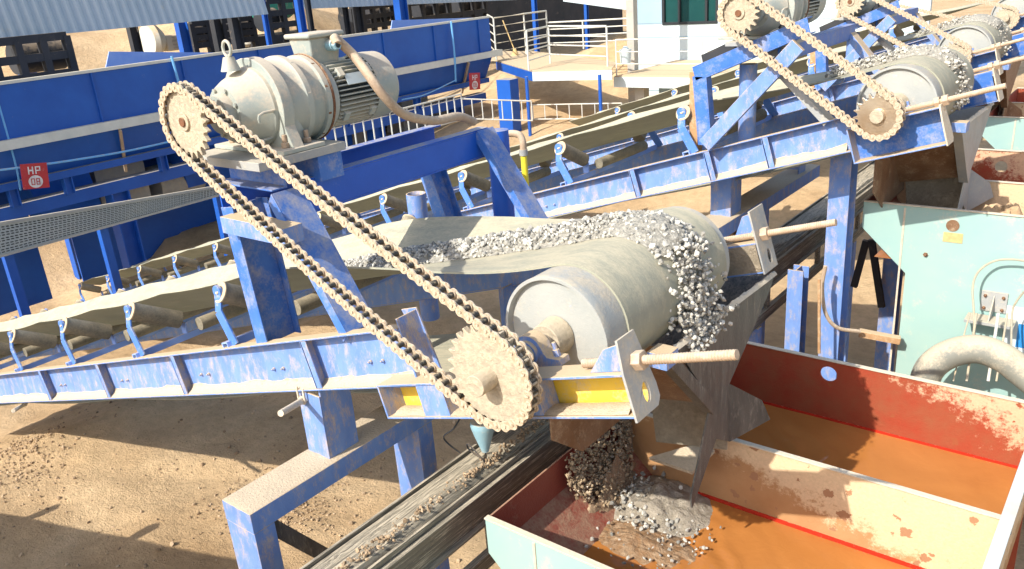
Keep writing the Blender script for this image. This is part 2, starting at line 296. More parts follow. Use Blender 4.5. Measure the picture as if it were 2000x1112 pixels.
# ------------------------------------------------------------------ terrain
GZ = -1.1
def gh(x, y):
    h = GZ
    d = max(0., min(1., (y-12)/9)); h += 1.25*d*d*(3-2*d)*max(0, min(1, (x+34)/14))          # yard rises under the deck
    if x < -11.5 and y < 14: h -= 1.5*min(1, (-x-11.5)/4)*min(1, (14-y)/4)
    b = max(0., min(1., (-x-22)/14)); h += 5.0*b*b*(3-2*b)                                       # bank behind the shed
    for cx, cy, r, a in ((-17.5, 29, 4.2, 1.7), (-14, 31.5, 4.5, 2.3), (-21, 26, 3, .9), (-10, 33, 5, 1.6), (-20.5, 10.5, 2.8, 1.0), (-24, 15.5, 4, 1.8), (-28, 10, 5, 1.7), (-30, 22, 6, 2.2)):
        q = math.hypot(x-cx, y-cy)/r
        if q < 1: h += a*(1-q)**1.1*(1+.15*math.sin(6*math.atan2(y-cy, x-cx)))
    h += .10*noise.noise(V((x*.35, y*.35, 1)))+.05*noise.noise(V((x*1.3, y*1.3, 4)))+.022*noise.noise(V((x*4.5, y*4.5, 9)))+.018*noise.noise(V(((x-y)*6, (x+y)*1.2, 5)))-.03*max(0, math.sin((x*.55-y)*2.6))**6
    return h
def terrain():
    xs = [-900, -500, -300, -180, -120, -90, -70, -58, -50]+list(np.arange(-46, -15, .5))+list(np.arange(-15, 1, .11))+list(np.arange(1, 12, 1.5))+[16, 25, 40, 80, 200, 500]
    ys = [-400, -150, -60, -25, -12, -6, -3]+list(np.arange(-1.5, 9, .11))+list(np.arange(9, 46, .5))+[48, 52, 58, 70, 90, 130, 200, 350, 600, 1000]
    nx, ny = len(xs), len(ys); v = [(x, y, gh(x, y)) for x in xs for y in ys]
    f = [(i*ny+j, (i+1)*ny+j, (i+1)*ny+j+1, i*ny+j+1) for i in range(nx-1) for j in range(ny-1)]
    mb = MB(); mb.add(v, f); o = mb.build('ground', 'ground'); me = o.data
    me.polygons.foreach_set('use_smooth', [True]*len(me.polygons)); structure(o)
terrain()

# ------------------------------------------------------------------ stones
ICO = None
def ico():
    t = (1+5**.5)/2; v = np.array([(-1, t, 0), (1, t, 0), (-1, -t, 0), (1, -t, 0), (0, -1, t), (0, 1, t), (0, -1, -t), (0, 1, -t), (t, 0, -1), (t, 0, 1), (-t, 0, -1), (-t, 0, 1)])/math.sqrt(1+t*t)
    f = np.array([(0, 11, 5), (0, 5, 1), (0, 1, 7), (0, 7, 10), (0, 10, 11), (1, 5, 9), (5, 11, 4), (11, 10, 2), (10, 7, 6), (7, 1, 8), (3, 9, 4), (3, 4, 2), (3, 2, 6), (3, 6, 8), (3, 8, 9), (4, 9, 5), (2, 4, 11), (6, 2, 10), (8, 6, 7), (9, 8, 1)])
    return v, f
def stones(name, items, mat, label, cat, parent=None, kind='stuff'):
    bv, bf = ico(); vs = []; fs = []; tint = []
    for k, (p, r) in enumerate(items):
        q = bv*RNG.uniform(.62, 1.25, (12, 1))*RNG.uniform(.6, 1.15, (1, 3))*r
        a = RNG.normal(size=(3, 3)); Q, _ = np.linalg.qr(a); vs.append(q@Q.T+np.array(p)); fs.append(bf+12*k); tint += [RNG.uniform(0, 1)]*12
    me = bpy.data.meshes.new(name); me.from_pydata(np.concatenate(vs).tolist(), [], np.concatenate(fs).tolist())
    a = me.attributes.new('tint', 'FLOAT', 'POINT'); a.data.foreach_set('value', tint); me.materials.append(M[mat]); me.update()
    o = bpy.data.objects.new(name, me); COL.objects.link(o); tag(o, label, cat, kind=kind); return o

# ------------------------------------------------------------------ sprockets, chains
def gear(mb, c, rp, n, th, m=0, tooth=.019, root=.016, hub=None, rot=0.):
    c = V(c); pts = []
    for i in range(n):
        for da, dr in ((-.36, -root), (-.20, -.001), (-.08, tooth), (.08, tooth), (.20, -.001), (.36, -root)):
            a = 2*PI*(i+da)/n+rot; r = rp+dr; pts.append(c+V((r*math.cos(a), -th/2, r*math.sin(a))))
    mb.prism(pts, (0, th, 0), m)
    if hub: mb.cyl(c+V((0, -th/2-hub[1], 0)), c+V((0, -th/2+.002, 0)), hub[0], n=28, m=m)
PITCH = .0508
def fig8(p, r, waist):
    pts = []
    for i in range(9): a = PI/2+PI*i/8; pts.append((-p/2+r*math.cos(a), r*math.sin(a)))
    pts.append((0, -waist))
    for i in range(9): a = -PI/2+PI*i/8; pts.append((p/2+r*math.cos(a), r*math.sin(a)))
    pts.append((0, waist)); return pts
def link_meshes():
    out = []
    for kind in ('outer_link', 'inner_link'):
        mb = MB(); y = .034 if kind[0] == 'o' else .025; r = .0265 if kind[0] == 'o' else .0185
        for g in (-1, 1): mb.prism([V((a, g*y-.0035, b)) for a, b in fig8(PITCH, r, .0175 if kind[0] == 'o' else .013)], (0, .007, 0))
        if kind[0] == 'o':
            for e in (-1, 1): mb.cyl((e*PITCH/2, -.0425, 0), (e*PITCH/2, .0425, 0), .0085, n=10)
        else:
            for e in (-1, 1): mb.cyl((e*PITCH/2, -.021, 0), (e*PITCH/2, .021, 0), .0145, n=12, m=1)
        o = mb.build(kind, ['chain', 'grease'], None, bevel=.0015); out.append(o)
    return out
LINKS = link_meshes(); LMESH = [o.data for o in LINKS]
for o in LINKS: bpy.data.objects.remove(o)
def chain(c1, r1, c2, r2, y, label, sag=.0, parts=True):
    """loop around sprocket 1 (upper, left) and sprocket 2 (lower, right) in the plane Y=y"""
    c1, c2 = V((c1[0], c1[1])), V((c2[0], c2[1])); d = c2-c1; D = d.length; ang = math.atan2(d.y, d.x); al = math.acos((r1-r2)/D)
    path = []
    def arc(c, r, a0, a1, n=80):
        for i in range(n+1): a = a0+(a1-a0)*i/n; path.append(V((c.x+r*math.cos(a), c.y+r*math.sin(a))))
    # upper strand leaves sprocket 1 at ang+al, then round sprocket 2 clockwise, lower strand back
    def strand(p, q, sg):
        for i in range(1, 60):
            t = i/60; e = p.lerp(q, t); path.append(V((e.x, e.y-sg*4*t*(1-t))))
    arc(c1, r1, ang-al-2*PI+2*PI, ang-al-(2*PI-2*al), 120)
    p = path[-1]; q = c2+V((math.cos(ang+al), math.sin(ang+al)))*r2; strand(p, q, sag)
    arc(c2, r2, ang+al, ang-al, 100)
    strand(path[-1], path[0], sag*1.6)
    path.append(path[0].copy())
    L = [0.]
    for i in range(1, len(path)): L.append(L[-1]+(path[i]-path[i-1]).length)
    n = int(round(L[-1]/PITCH/2))*2; step = L[-1]/n; pins = []; k = 0
    for i in range(n):
        s = i*step
        while L[k+1] < s: k += 1
        t = (s-L[k])/(L[k+1]-L[k]+1e-9); pins.append(path[k].lerp(path[k+1], t))
    root = thing('roller_chain', (c1.x, y, c1.y), label, 'drive chain')
    for i in range(n):
        a, b = pins[i], pins[(i+1) % n]; m = (a+b)/2; o = bpy.data.objects.new('outer_link' if i % 2 == 0 else 'inner_link', LMESH[i % 2]); COL.objects.link(o)
        o.parent = root; o.location = (m.x-c1.x, 0, m.y-c1.y); o.rotation_euler = (0, -math.atan2(b.y-a.y, b.x-a.x), 0); o.scale = ((b-a).length/PITCH, 1, 1)
    return root

# ------------------------------------------------------------------ conveyors
INC = 0.28894524; CI, SI = math.cos(INC), math.sin(INC)
def circ2(cx, cy, r, n=20, sx=1): return [(cx+r*sx*math.cos(2*PI*i/n), cy+r*math.sin(2*PI*i/n)) for i in range(n)]
def bolt(mb, p, d, r=.012, l=.014, m=0): mb.cyl(p, V(p)+V(d).normalized()*l, r, n=6, m=m); mb.cyl(V(p)+V(d).normalized()*l, V(p)+V(d).normalized()*(l+.012), r*.5, n=8, m=m)
def conveyor(A, Ys, label, P):
    def W(s, n, Y): return V((A[0]+s*CI-n*SI, Y, A[1]+s*SI+n*CI))
    U, N, J = V((CI, 0, SI)), V((-SI, 0, CI)), V((0, 1, 0))
    root = thing('belt_conveyor', W(-3, P['nb'], Ys+1.1), label, 'conveyor', 'inclined belt conveyors')
    nb, nt, s0, s1, r = P['nb'], P['nt'], P['s0'], P['s1'], P['r']; h = nt-nb; nm = (nt+nb)/2
    yn, yf = Ys+.18, Ys+2.18
    for near in (1, 0):
        mb = MB(); y = yn+.078 if near else yf-.078; out = -J if near else J
        mb.chan(W(s0, nm, y), W(s1, nm, y), N, out, h, .085, .011)
        for s in P['ribs']:
            mb.obox(W(s, nm, y)+out*.039, (U, N, out), (.006, h/2-.012, .037))
            mb.obox(W(s+.02, nm, y)+out*.072, (U, N, out), (.03, h/2-.0125, .004))
        for s in P['bolts']:
            for ds in (0, .11): bolt(mb, W(s+ds, nm-.03, y)+out*.005, out)
        sg_ = mb.build('stringer', 'blue', root, bevel=.002)
        if near:
            m2 = MB(); ss = np.arange(s0+.05, s1-.02, .06); v2 = []
            for s in ss:
                hh = .035+.045*abs(noise.noise(V((s*2.3, A[0], 0))))+.02*abs(noise.noise(V((s*9, A[0], 3))))
                for dy, dn in ((.072, .0005), (.06, .006), (.03, .4*hh), (.012, .75*hh), (.0065, hh)): v2.append(W(s, nb+.0115+dn, y)+out*dy)
            m2.add(v2, [(i*5+k, (i+1)*5+k, (i+1)*5+k+1, i*5+k+1) for i in range(len(ss)-1) for k in range(4)]); m2.build('settled_dust', 'dustheap', sg_)
    # head gusset
    if P.get('gusset'):
        mb = MB(); s = s1
        mb.prism([W(s-.01, nb+.02, yn+.16), W(s+.055, nb-.01, yn+.16), W(s+.02, nt+.06, yn+.16), W(s-.10, nt+.06, yn+.16)], J*-.012)
        mb.obox(W(s+.012, nm+.02, yn+.08), (U, N, J), (.006, h/2+.03, .075)); mb.build('gusset', 'blue', root, bevel=.002)
    # belt
    yc = Ys+1.2; hw = .54; e1, nc = P['edge'], P['ctr']; sp = P['sp']; s_id = P['idlers']
    def sec(s, k):                                      # k from -1 (near) to 1 (far)
        b = max(0, min(1, (-s-.12)/2.2)); b = b*b*(3-2*b); flat = r+.012
        c = flat+(nc-flat)*b; a = max(0, (abs(k)-.36)/.64); e = flat+(e1-flat)*b
        n_ = c+(e-c)*a**1.15
        ph = (s-s_id[0])/sp; n_ -= b*.022*a*abs(math.sin(PI*ph))
        y = yc+k*hw; y += b*a*(.04 if k > 0 else -.09)
        return y, n_
    K = [-1, -.985, -.9, -.8, -.7, -.6, -.5, -.42, -.36, -.25, -.1, .1, .25, .36, .42, .5, .6, .7, .8, .9, .985, 1]
    rows = []
    for s in np.arange(s0, -.001, .09): rows.append([W(s, sec(s, k)[1], sec(s, k)[0]) for k in K])
    for i in range(25): a = PI/2-PI*i/24; rows.append([W((r+.012)*math.cos(a), (r+.012)*math.sin(a), yc+k*hw) for k in K])
    for s in np.arange(-.05, s0, -.2): rows.append([W(s, -(r+.012)-.03*abs(math.sin(s*1.1))*min(1, -s), yc+k*hw) for k in K])
    nk = len(K); v = [p for q in rows for p in q]
    # thickness: inner copy
    inner = []
    for i, q in enumerate(rows):
        for j, p in enumerate(q):
            a = rows[min(i+1, len(rows)-1)][j]-rows[max(i-1, 0)][j]; b = q[min(j+1, nk-1)]-q[max(j-1, 0)]; nn = b.cross(a); nn = nn.normalized() if nn.length else N
            inner.append(p-nn*-.011)
    f = []
    T = len(v); v += inner
    for i in range(len(rows)-1):
        for j in range(nk-1): q = (i*nk+j, i*nk+j+1, (i+1)*nk+j+1, (i+1)*nk+j); f += [q, tuple(x+T for x in q[::-1])]
        for j in (0, nk-1): q = (i*nk+j, (i+1)*nk+j, (i+1)*nk+j+T, i*nk+j+T); f.append(q)
    mb = MB(); mb.add(v, f); mb.build('belt', 'belt', root)
    # head drum
    mb = MB(); c = V((A[0], Ys+.48, A[1]))
    mb.rev(c, J, [(.035, .045), (.03, .26), (.032, .278), (0, .285), (0, .3), (.004, .302), (.05, .3), (1.28, .3), (1.32, .302), (1.32, .285), (1.29, .27), (1.29, .05)], 72)
    dr = mb.build('head_drum', 'drum', root)
    if r != .3: pass
    mb = MB(); mb.cyl(V((A[0], Ys-P['stub'], A[1])), V((A[0], Ys+2.15, A[1])), .05, n=28); mb.rev(V((A[0], Ys+.40, A[1])), J, [(0, .05), (0, .085), (.11, .095), (.12, .05)], 28)
    mb.build('drive_shaft', 'sand_steel', root, bevel=.003)
    mb = MB(); gear(mb, (A[0], Ys, A[1]), P['rs'], P['ns'], .03, hub=P.get('hub'), rot=.11); mb.build('sprocket', P['sm'], root, bevel=.002)
    # bearings
    for y in (Ys+.27, Ys+1.98):
        mb = MB(); q = lambda s, n: W(s, n, y)
        pts = [q(-.17, -.075), q(.17, -.075), q(.17, -.045), q(.10, -.03)]+[q(.085*math.cos(a), .085*math.sin(a)) for a in np.linspace(0, PI, 12)]+[q(-.10, -.03), q(-.17, -.045)]
        mb.prism(pts, J*.075); mb.cyl(q(0, 0)-J*.02, q(0, 0)+J*.1, .062, n=24)
        for s in (-.135, .135): mb.cyl(q(s, -.06)+J*.037, q(s, -.005)+J*.037, .018, n=6); mb.cyl(q(s, -.01)+J*.037, q(s, .03)+J*.037, .010, n=8)
        mb.build('bearing', 'blue', root, bevel=.003)
    # take-up frames with yellow inner web and end plate
    ta, tb, tn0, tn1, te = P['take']
    for near in (1, 0):
        if not near and P.get('gusset'): tb -= .30; te += .05
        y0 = Ys+.10 if near else Ys+2.24; out = -J if near else J; mb = MB(); yy = y0+.14*(1 if near else -1)
        mb.obox(W((ta+tb)/2, tn1-.006, y0)-out*.07, (U, N, J), ((tb-ta)/2, .006, .07)); mb.obox(W((ta+tb)/2, tn0+.006, y0)-out*.07, (U, N, J), ((tb-ta)/2, .006, .07))
        mb.obox(W(ta+.006, (tn0+tn1)/2, y0)-out*.07, (U, N, J), (.006, (tn1-tn0)/2-.012, .07))
        fr = mb.build('take_up_frame', 'blue' if P.get('gusset') else 'blue', root, bevel=.002)
        if P.get('gusset'):
            w1 = MB(); w1.obox(W((ta+tb)/2, (tn0+tn1)/2, yy), (U, N, J), ((tb-ta)/2-.012, (tn1-tn0)/2-.013, .004)); w1.build('inner_web', 'yellow' if near else 'mud', fr)
            for a_, b_ in ((-.665, -.48), (.04, .13)):
              w2 = MB(); w2.obox(W((a_+b_)/2, (tn0+tn1)/2, y0)-out*.012, (U, N, J), ((b_-a_)/2, (tn1-tn0)/2-.013, .005)); w2.obox(W(b_-.005, (tn0+tn1)/2, y0)-out*.075, (U, N, J), (.005, (tn1-tn0)/2-.013, .056)); w2.build('stiffener_plate', 'blue', fr)
            w3 = MB(); w3.prism([W(tb-.20, tn1+.001, y0)-out*.03, W(tb-.006, tn1+.001, y0)-out*.03, W(tb-.006, te-.03, y0)-out*.03, W(tb-.10, te-.05, y0)-out*.03], -out*.012); w3.build('gusset', 'blue', fr, bevel=.002)
        else:
            w1 = MB(); w1.obox(W((ta+tb)/2, (tn0+tn1)/2, yy), (U, N, J), ((tb-ta)/2-.012, (tn1-tn0)/2-.013, .004)); w1.build('inner_web', 'stand', fr)
        e = MB(); hh = te-tn0; hz = circ2(.115 if near else .12, .085, .045, 16, .55) if P.get('gusset') else circ2(.11, hh-.06, .012, 8)
        e.plate([(0, 0), (.17, 0), (.20, .03), (.20, .09), (.15, hh), (.02, hh), (0, hh*.6)] if near else [(0, 0), (.2, 0), (.2, hh), (0, hh)], [hz], W(tb, tn0-.004, y0-.03 if near else y0-.16), J, N, U*.012)
        e.build('end_plate', 'steel' if P.get('gusset') else 'rim', fr, bevel=.003)
        if P.get('gusset') and near:
            d_ = MB()
            pts = []
            for i in range(34):
                s_ = ta+.05+(tb-ta-.1)*i/33; pts.append((s_, .012+.022*abs(noise.noise(V((s_*6, 1, 2))))))
            v_ = []; 
            for s_, hgt in pts:
                for k_ in range(5): v_.append(W(s_, tn0+.0125+hgt*(.15, .8, 1, .9, .3)[k_], y0+.006+.125*k_/4))
            d_.add(v_, [(i*5+k, (i+1)*5+k, (i+1)*5+k+1, i*5+k+1) for i in range(33) for k in range(4)]); d_.build('settled_dust', 'dustheap', fr)
        rod = MB(); yr = y0+.07*(1 if near else -1); nr = P['rodn']; Lr = .25+P['rodl']; rod.rev(W(tb-.25, nr, yr), U, [(0, 0)]+[(Lr*i/110, .0185 if i % 2 else .0215) for i in range(111)]+[(Lr, 0)], 14)
        rod.cyl(W(tb+.013, nr, yr), W(tb+.055, nr, yr), .042, n=6); rod.cyl(W(tb-.04, nr, yr), W(tb-.003, nr, yr), .040, n=6); rod.build('take_up_rod', 'hose', fr, bevel=.002)
    # idlers
    bt = P['btop']
    for s in s_id:
        if s < s0+.3: continue
        for near in (1, 0):
            y = Ys+.235 if near else Ys+2.125; sg = 1 if near else -1; mb = MB()
            pl = [(s+.04, nt), (s-.035, nt+(bt-nt)*.62), (s-.005, bt-.02)]; a = W(*pl[0], y); b = W(*pl[1], y+.01*sg); c = W(*pl[2], y+.04*sg)
            mb.bar(a, b, .014, .085, U); mb.bar(b-(b-a).normalized()*.008, c, .014, .075, U)
            mb.cyl(c-J*.012, c+J*.012, .045, n=16); 
            br = mb.build('idler_bracket', 'brk', root, bevel=.002)
            y2 = Ys+.64 if near else Ys+1.76; d = V(W(s, bt-.235, y2))-V(W(s, bt-.03, y+.055*sg)); a0 = W(s, bt-.03, y+.055*sg)
            mb = MB(); dn = d.normalized(); mb.cyl(a0, a0+d*.97, .070, n=22, m=0); mb.cyl(a0-dn*.008, a0+dn*.004, .074, n=22, m=1); mb.cyl(a0-dn*.03, a0-dn*.006, .02, n=12, m=1)
            mb.build('wing_roller', ['roller', 'rolend'], root, bevel=.003)
            mb = MB(); q = a0+d*1.02; f0 = W(s-.03, nt+.03, q.y); mb.bar(f0, q-N*.02, .012, .07, U); mb.build('inner_bracket', 'paleblue', root)
        mb = MB(); mb.cyl(W(s+.1, bt-.31, Ys+.72), W(s+.1, bt-.31, Ys+1.68), .055, n=20); mb.build('centre_roller', 'roller', root, bevel=.003)
        mb = MB(); mb.chan(W(s-.03, nt+.03, Ys+.2), W(s-.03, nt+.03, Ys+2.16), U, -N, .07, .05, .008); mb.build('cross_member', 'paleblue', root)
    return root, W
C1 = dict(nb=-.11, nt=.215, s0=-13.5, s1=-.75, r=.3, edge=.625, ctr=.37, sp=1.42, idlers=[-2.52-1.42*i for i in range(8)], btop=.6, ribs=(-6.15, -4.75, -3.35, -1.65), bolts=(-5.9, -4.5, -3.12, -2.15, -1.15),
          gusset=1, rs=.2269, ns=28, sm='sand_steel', stub=.115, take=(-.97, .635, -.255, -.06, .09), rodn=-.03, rodl=.46)
A1 = (-2.167, 2.757)
conv1, W1 = conveyor(A1, 2.42, 'nearest belt conveyor with dusty blue side channel, heaped gravel and big pale head drum', C1)
C2 = dict(nb=-.245, nt=.04, s0=-16.9, s1=-.29, r=.3, edge=.50, ctr=.30, sp=1.44, idlers=[-1.70-1.44*i for i in range(11)], btop=.44, ribs=(-2.35, -1.55, -1.0), bolts=(-3.5, -5.1, -6.6),
          rs=.16, ns=20, sm='bright', stub=.048, hub=(.055, .02), take=(-.285, .39, -.335, -.05, -.03), rodn=-.02, rodl=.42)
A2 = (-1.724, 3.21)
conv2, W2 = conveyor(A2, 6.5, 'second belt conveyor, behind the nearest one, with a shiny brown sprocket', C2)
C3 = dict(C2); C3.update(sm='sand_steel', s0=-13, rodl=.3)
A3 = (-2.10, 3.12)
conv3, W3 = conveyor(A3, 10.9, 'third inclined belt conveyor at upper right with a dusty sprocket and sand coloured drum face', C3)
C4 = dict(C3); C4.update(s0=-9, stub=.09, sm='sand_steel')
A4 = (-2.28, 3.19)
conv4, W4 = conveyor(A4, 15.3, 'farthest inclined belt conveyor at the top right corner with a protruding shaft end', C4)

# ------------------------------------------------------------------ drive chains
chain((-4.209, 3.787), .1866, A1, .2269, 2.42, 'long dusty roller chain running down from the nearest gear motor to the big lower sprocket', .022)
chain((-2.83, 3.98), .15, A2, .16, 6.5, 'dusty roller chain between the second gear motor and the shiny brown sprocket')
chain((-3.32, 3.78), .15, A3, .16, 10.9, 'dusty roller chain leading down to the sprocket of the third conveyor')
chain((-4.5, 3.75), .15, A4, .16, 15.3, 'farthest roller chain at the top right corner above the protruding shaft')

# ------------------------------------------------------------------ gear motors
def gear_motor(c, y0, label, rs, ns, sm='sand_steel', full=True):
    X, Z = c; J = V((0, 1, 0)); K = V((0, 0, 1)); I = V((1, 0, 0))
    def Q(y, dx=0, dz=0): return V((X+dx, y0+y, Z+dz))
    root = thing('gear_motor', Q(.7, 0, -.24), label, 'motor', 'geared motors on the stands')
    mb = MB(); gear(mb, Q(0), rs, ns, .026, hub=(.05, .012), rot=.05); mb.cyl(Q(-.034), Q(-.02), .026, n=20, m=1); sp = mb.build('sprocket', [sm, 'rust'], root, bevel=.002)
    mb = MB(); mb.cyl(Q(.014), Q(.24), .04, n=24); mb.build('output_shaft', 'rust', root)
    mb = MB(); mb.rev(Q(.2), J, [(-.01, .05), (-.01, .105), (.02, .115), (.04, .115), (.04, .15), (.10, .185), (.20, .225), (.21, .235), (.235, .238), (.245, .225), (.36, .245)], 56)
    gb = mb.build('gearbox', 'motor', root)
    mb = MB()
    for k in range(8): a = 2*PI*(k+.5)/8; p = Q(.235, .135*math.cos(a), .135*math.sin(a)); mb.cyl(p, p+J*.02-J*.03, .013, n=6)
    mb.rev(Q(.195), J, [(0, .045), (-.004, .05), (-.004, .09), (0, .1)], 40, m=1); mb.build('nose_bolt', ['motor', 'rust'], gb)
    # foot flange: ring that runs down into two feet
    mb = MB(); o = []; 
    for i in range(25): a = R_(-20)+R_(220)*i/24; o.append((.283*math.cos(a), .283*math.sin(a)))
    o += [(-.33, -.238), (.33, -.238)]
    mb.plate(o, [], Q(.43), I, K, J*.075)
    mb.box(Q(.34, -.34, -.24), Q(.64, .34, -.215))
    for g in (-1, 1): mb.prism([Q(.50, g*.22, -.215), Q(.62, g*.22, -.215), Q(.50, g*.22, .02)], I*.02*g)
    mb.build('foot_flange', 'motor', root, bevel=.005)
    mb = MB(); mb.rev(Q(.5), J, [(0, .255), (.10, .25), (.12, .262), (.125, .272), (.16, .272), (.165, .25), (.20, .235), (.27, .238), (.275, .258), (.31, .258), (.315, .2)], 56)
    for k in range(8): a = 2*PI*(k+.3)/8; bolt(mb, Q(.655, .258*math.cos(a), .258*math.sin(a))-J*.0, -J, .016, .02)
    gs = mb.build('gear_stage', 'motor', root)
    mb = MB()
    for k in range(10):
        a = 2*PI*(k+.5)/10
        for yy in (.805,): mb.cyl(Q(yy-.028, .246*math.cos(a), .246*math.sin(a)), Q(yy-.008, .246*math.cos(a), .246*math.sin(a)), .015, n=6)
    mb.build('flange_bolt', 'rust', gs)
    mb = MB(); mb.rev(Q(.812), J, [(0, .2), (0, .262), (.012, .264), (.02, .256), (.022, .2)], 56); mb.build('rusty_seam', 'rust', root, label='rusty brown flange seam')
    # motor body with cooling fins
    mb = MB(); mb.rev(Q(.80), J, [(0, .19), (.06, .215), (.10, .215), (.115, .172), (.45, .172), (.46, .19)], 48, m=0)
    body = mb.build('motor_body', ['fins'], root)
    mb = MB()
    for k in range(44):
        a = 2*PI*k/44
        if abs((a-PI/2)) < .32: continue
        u = V((math.cos(a), 0, math.sin(a))); t = V((-math.sin(a), 0, math.cos(a)))
        mb.obox(Q(1.08)+u*.19, (u, J, t), (.023, .165, .0038))
    mb.build('cooling_fin', 'fins', body)
    mb = MB(); mb.rev(Q(.93), J, [(0, .171), (0, .176), (.31, .176), (.31, .171)], 40); mb.build('fin_root', 'darkgap', body)
    for a in (R_(-38), R_(142), R_(-142), R_(38)):
        u = V((math.cos(a), 0, math.sin(a))); t = V((-math.sin(a), 0, math.cos(a)))
        for yy in (.97, 1.19): mb = MB(); mb.obox(Q(yy)+u*.2, (u, J, t), (.025, .022, .03)); mb.build('fin_lug', 'fins', body, bevel=.003)
    mb = MB(); a = R_(24); u = V((math.cos(a), 0, math.sin(a))); t = V((-math.sin(a), 0, math.cos(a))); mb.obox(Q(1.06)+u*.218, (u, J, t), (.002, .075, .035)); mb.build('nameplate', 'white', body)
    mb = MB(); mb.rev(Q(1.235), J, [(0, .20), (-.004, .214), (.10, .216), (.17, .212), (.20, .185), (.215, .12), (.215, .0)], 56); mb.build('fan_cover', 'motor', root)
    # terminal box
    mb = MB(); z0, z1 = .17, .345; y1, y2 = .85, 1.05
    lo = [Q(y1, -.075, z0), Q(y2, -.075, z0), Q(y2, .075, z0), Q(y1, .075, z0)]; hi = [Q(y1-.02, -.10, z1), Q(y2+.02, -.10, z1), Q(y2+.02, .10, z1), Q(y1-.02, .10, z1)]
    mb.add(lo+hi, [(3, 2, 1, 0), (4, 5, 6, 7), (0, 1, 5, 4), (1, 2, 6, 5), (2, 3, 7, 6), (3, 0, 4, 7)])
    tb = mb.build('terminal_box', 'motor', root, bevel=.01)
    mb = MB(); mb.box(Q(y1-.04, -.12, z1+.001), Q(y2+.04, .12, z1+.03)); mb.build('box_lid', 'motor', tb, bevel=.01)
    mb = MB(); mb.cyl(Q(.98, .085, z1-.05), Q(.98, .145, z1-.05), .036, n=20); mb.cyl(Q(.98, .145, z1-.05), Q(.98, .175, z1-.05), .030, n=6); mb.cyl(Q(.98, .175, z1-.05), Q(.98, .177, z1-.05), .018, n=16, m=1); mb.build('cable_gland', ['cone', 'darkgap'], tb, bevel=.002)
    mb = MB(); mb.cyl(Q(.33, 0, .225), Q(.33, 0, .30), .055, .03, 20)
    mb.tube([Q(.33, .036*math.cos(t), .345+.042*math.sin(t)) for t in np.linspace(-PI*.5, PI*1.5, 20)], .009, 8); mb.cyl(Q(.33, 0, .29), Q(.33, 0, .315), .014, n=10); mb.build('lifting_eye', 'motor', root)
    for a in (R_(-8), R_(-52)):       # cast handle-like ribs on the housing
        u = V((math.cos(a), 0, math.sin(a))); t = V((-math.sin(a), 0, math.cos(a)))
        mb = MB(); mb.tube([Q(.45)+u*.225+t*.03, Q(.33)+u*.232+t*.03, Q(.30)+u*.232+t*.02, Q(.295)+u*.232-t*.0, Q(.30)+u*.232-t*.02], .008, 8); mb.build('cast_rib', 'motor', gb)
    for yy, xx in ((.42, .26), (.575, .26), (.42, -.26)):
        mb = MB(); mb.cyl(Q(yy, xx, -.214), Q(yy, xx, -.185), .026, n=6); mb.cyl(Q(yy, xx, -.19), Q(yy, xx, -.14), .014, n=10); mb.build('foot_bolt', 'hose', root, bevel=.002)
    return root
gear_motor((-4.209, 3.787), 2.42, 'nearest big cream grey gear motor with terminal box on top, mounted above the near conveyor', .1866, 23)
gear_motor((-2.83, 3.98), 6.5, 'second gear motor, cut off by the top edge, above the second conveyor', .15, 19)
gear_motor((-3.32, 3.78), 10.9, 'third gear motor with only its pale sprocket in view at the top edge', .15, 19)

# flexible conduit from the near motor
def cr(pts, n=8):
    pts = [V(p) for p in pts]; P_ = [pts[0]*2-pts[1]]+pts+[pts[-1]*2-pts[-2]]; o = []
    for i in range(1, len(P_)-2):
        for k in range(n):
            t = k/n; a, b, c, d = P_[i-1:i+3]; o.append(.5*((2*b)+(c-a)*t+(2*a-5*b+4*c-d)*t*t+(3*b-a-3*c+d)*t**3))
    o.append(pts[-1]); return o
mb = MB(); hp = [V((-4.04, 3.40, 4.082)), at(655, 76, Y=3.42), at(690, 108, Y=3.5), at(722, 150, Y=3.5), at(752, 190, Y=3.55), at(790, 224, Y=3.7), at(845, 236, Y=3.95), at(895, 228, Y=4.25), at(925, 238, Y=4.46)]
mb.tube(cr(hp), .030, 14); o = mb.build('cable_conduit', 'hose'); tag(o, 'thick sand coloured cable conduit curving from the near motor terminal box to its blue stand', 'conduit')

# ------------------------------------------------------------------ motor stand over conveyor 1
I, J, K = V((1, 0, 0)), V((0, 1, 0)), V((0, 0, 1))
st = thing('motor_stand', (-3.9, 3.6, 2.6), 'deep blue steel portal carrying the nearest gear motor over the gravel belt', 'steel stand')
mb = MB(); mb.box((-4.56, 2.58, 3.495), (-3.86, 3.20, 3.545)); mb.build('base_plate', 'steel', st, bevel=.003)
mb = MB(); mb.box((-4.5, 3.0, 3.34), (-3.885, 3.18, 3.493)); mb.build('cross_beam', 'stand', st, bevel=.003)
mb = MB(); mb.chan((-4.5, 2.80, 3.42), (-3.95, 2.80, 3.42), K, J*-1, .145, .11, .01); mb.build('cross_beam', 'stand', st, bevel=.002)
mb = MB(); mb.chan((-3.95, 2.9, 3.26), (-3.95, 4.62, 3.26), K, -I, .21, .09, .012); mb.build('long_beam', 'deep', st, bevel=.002)
mb = MB(); mb.chan((-4.5, 2.7, 3.26), (-4.5, 4.62, 3.26), K, I, .2, .09, .012); mb.build('long_beam', 'deep', st, bevel=.002)
def leg(name, a, b, w_, h, mat, flip=1):
    m_ = MB(); m_.ibeam(a, b, J, h, w_, .011); return m_.build(name, mat, st, bevel=.002)
leg('leg', at(478, 395, Y=2.76), at(546, 662, Y=2.76), .12, .26, 'stand')
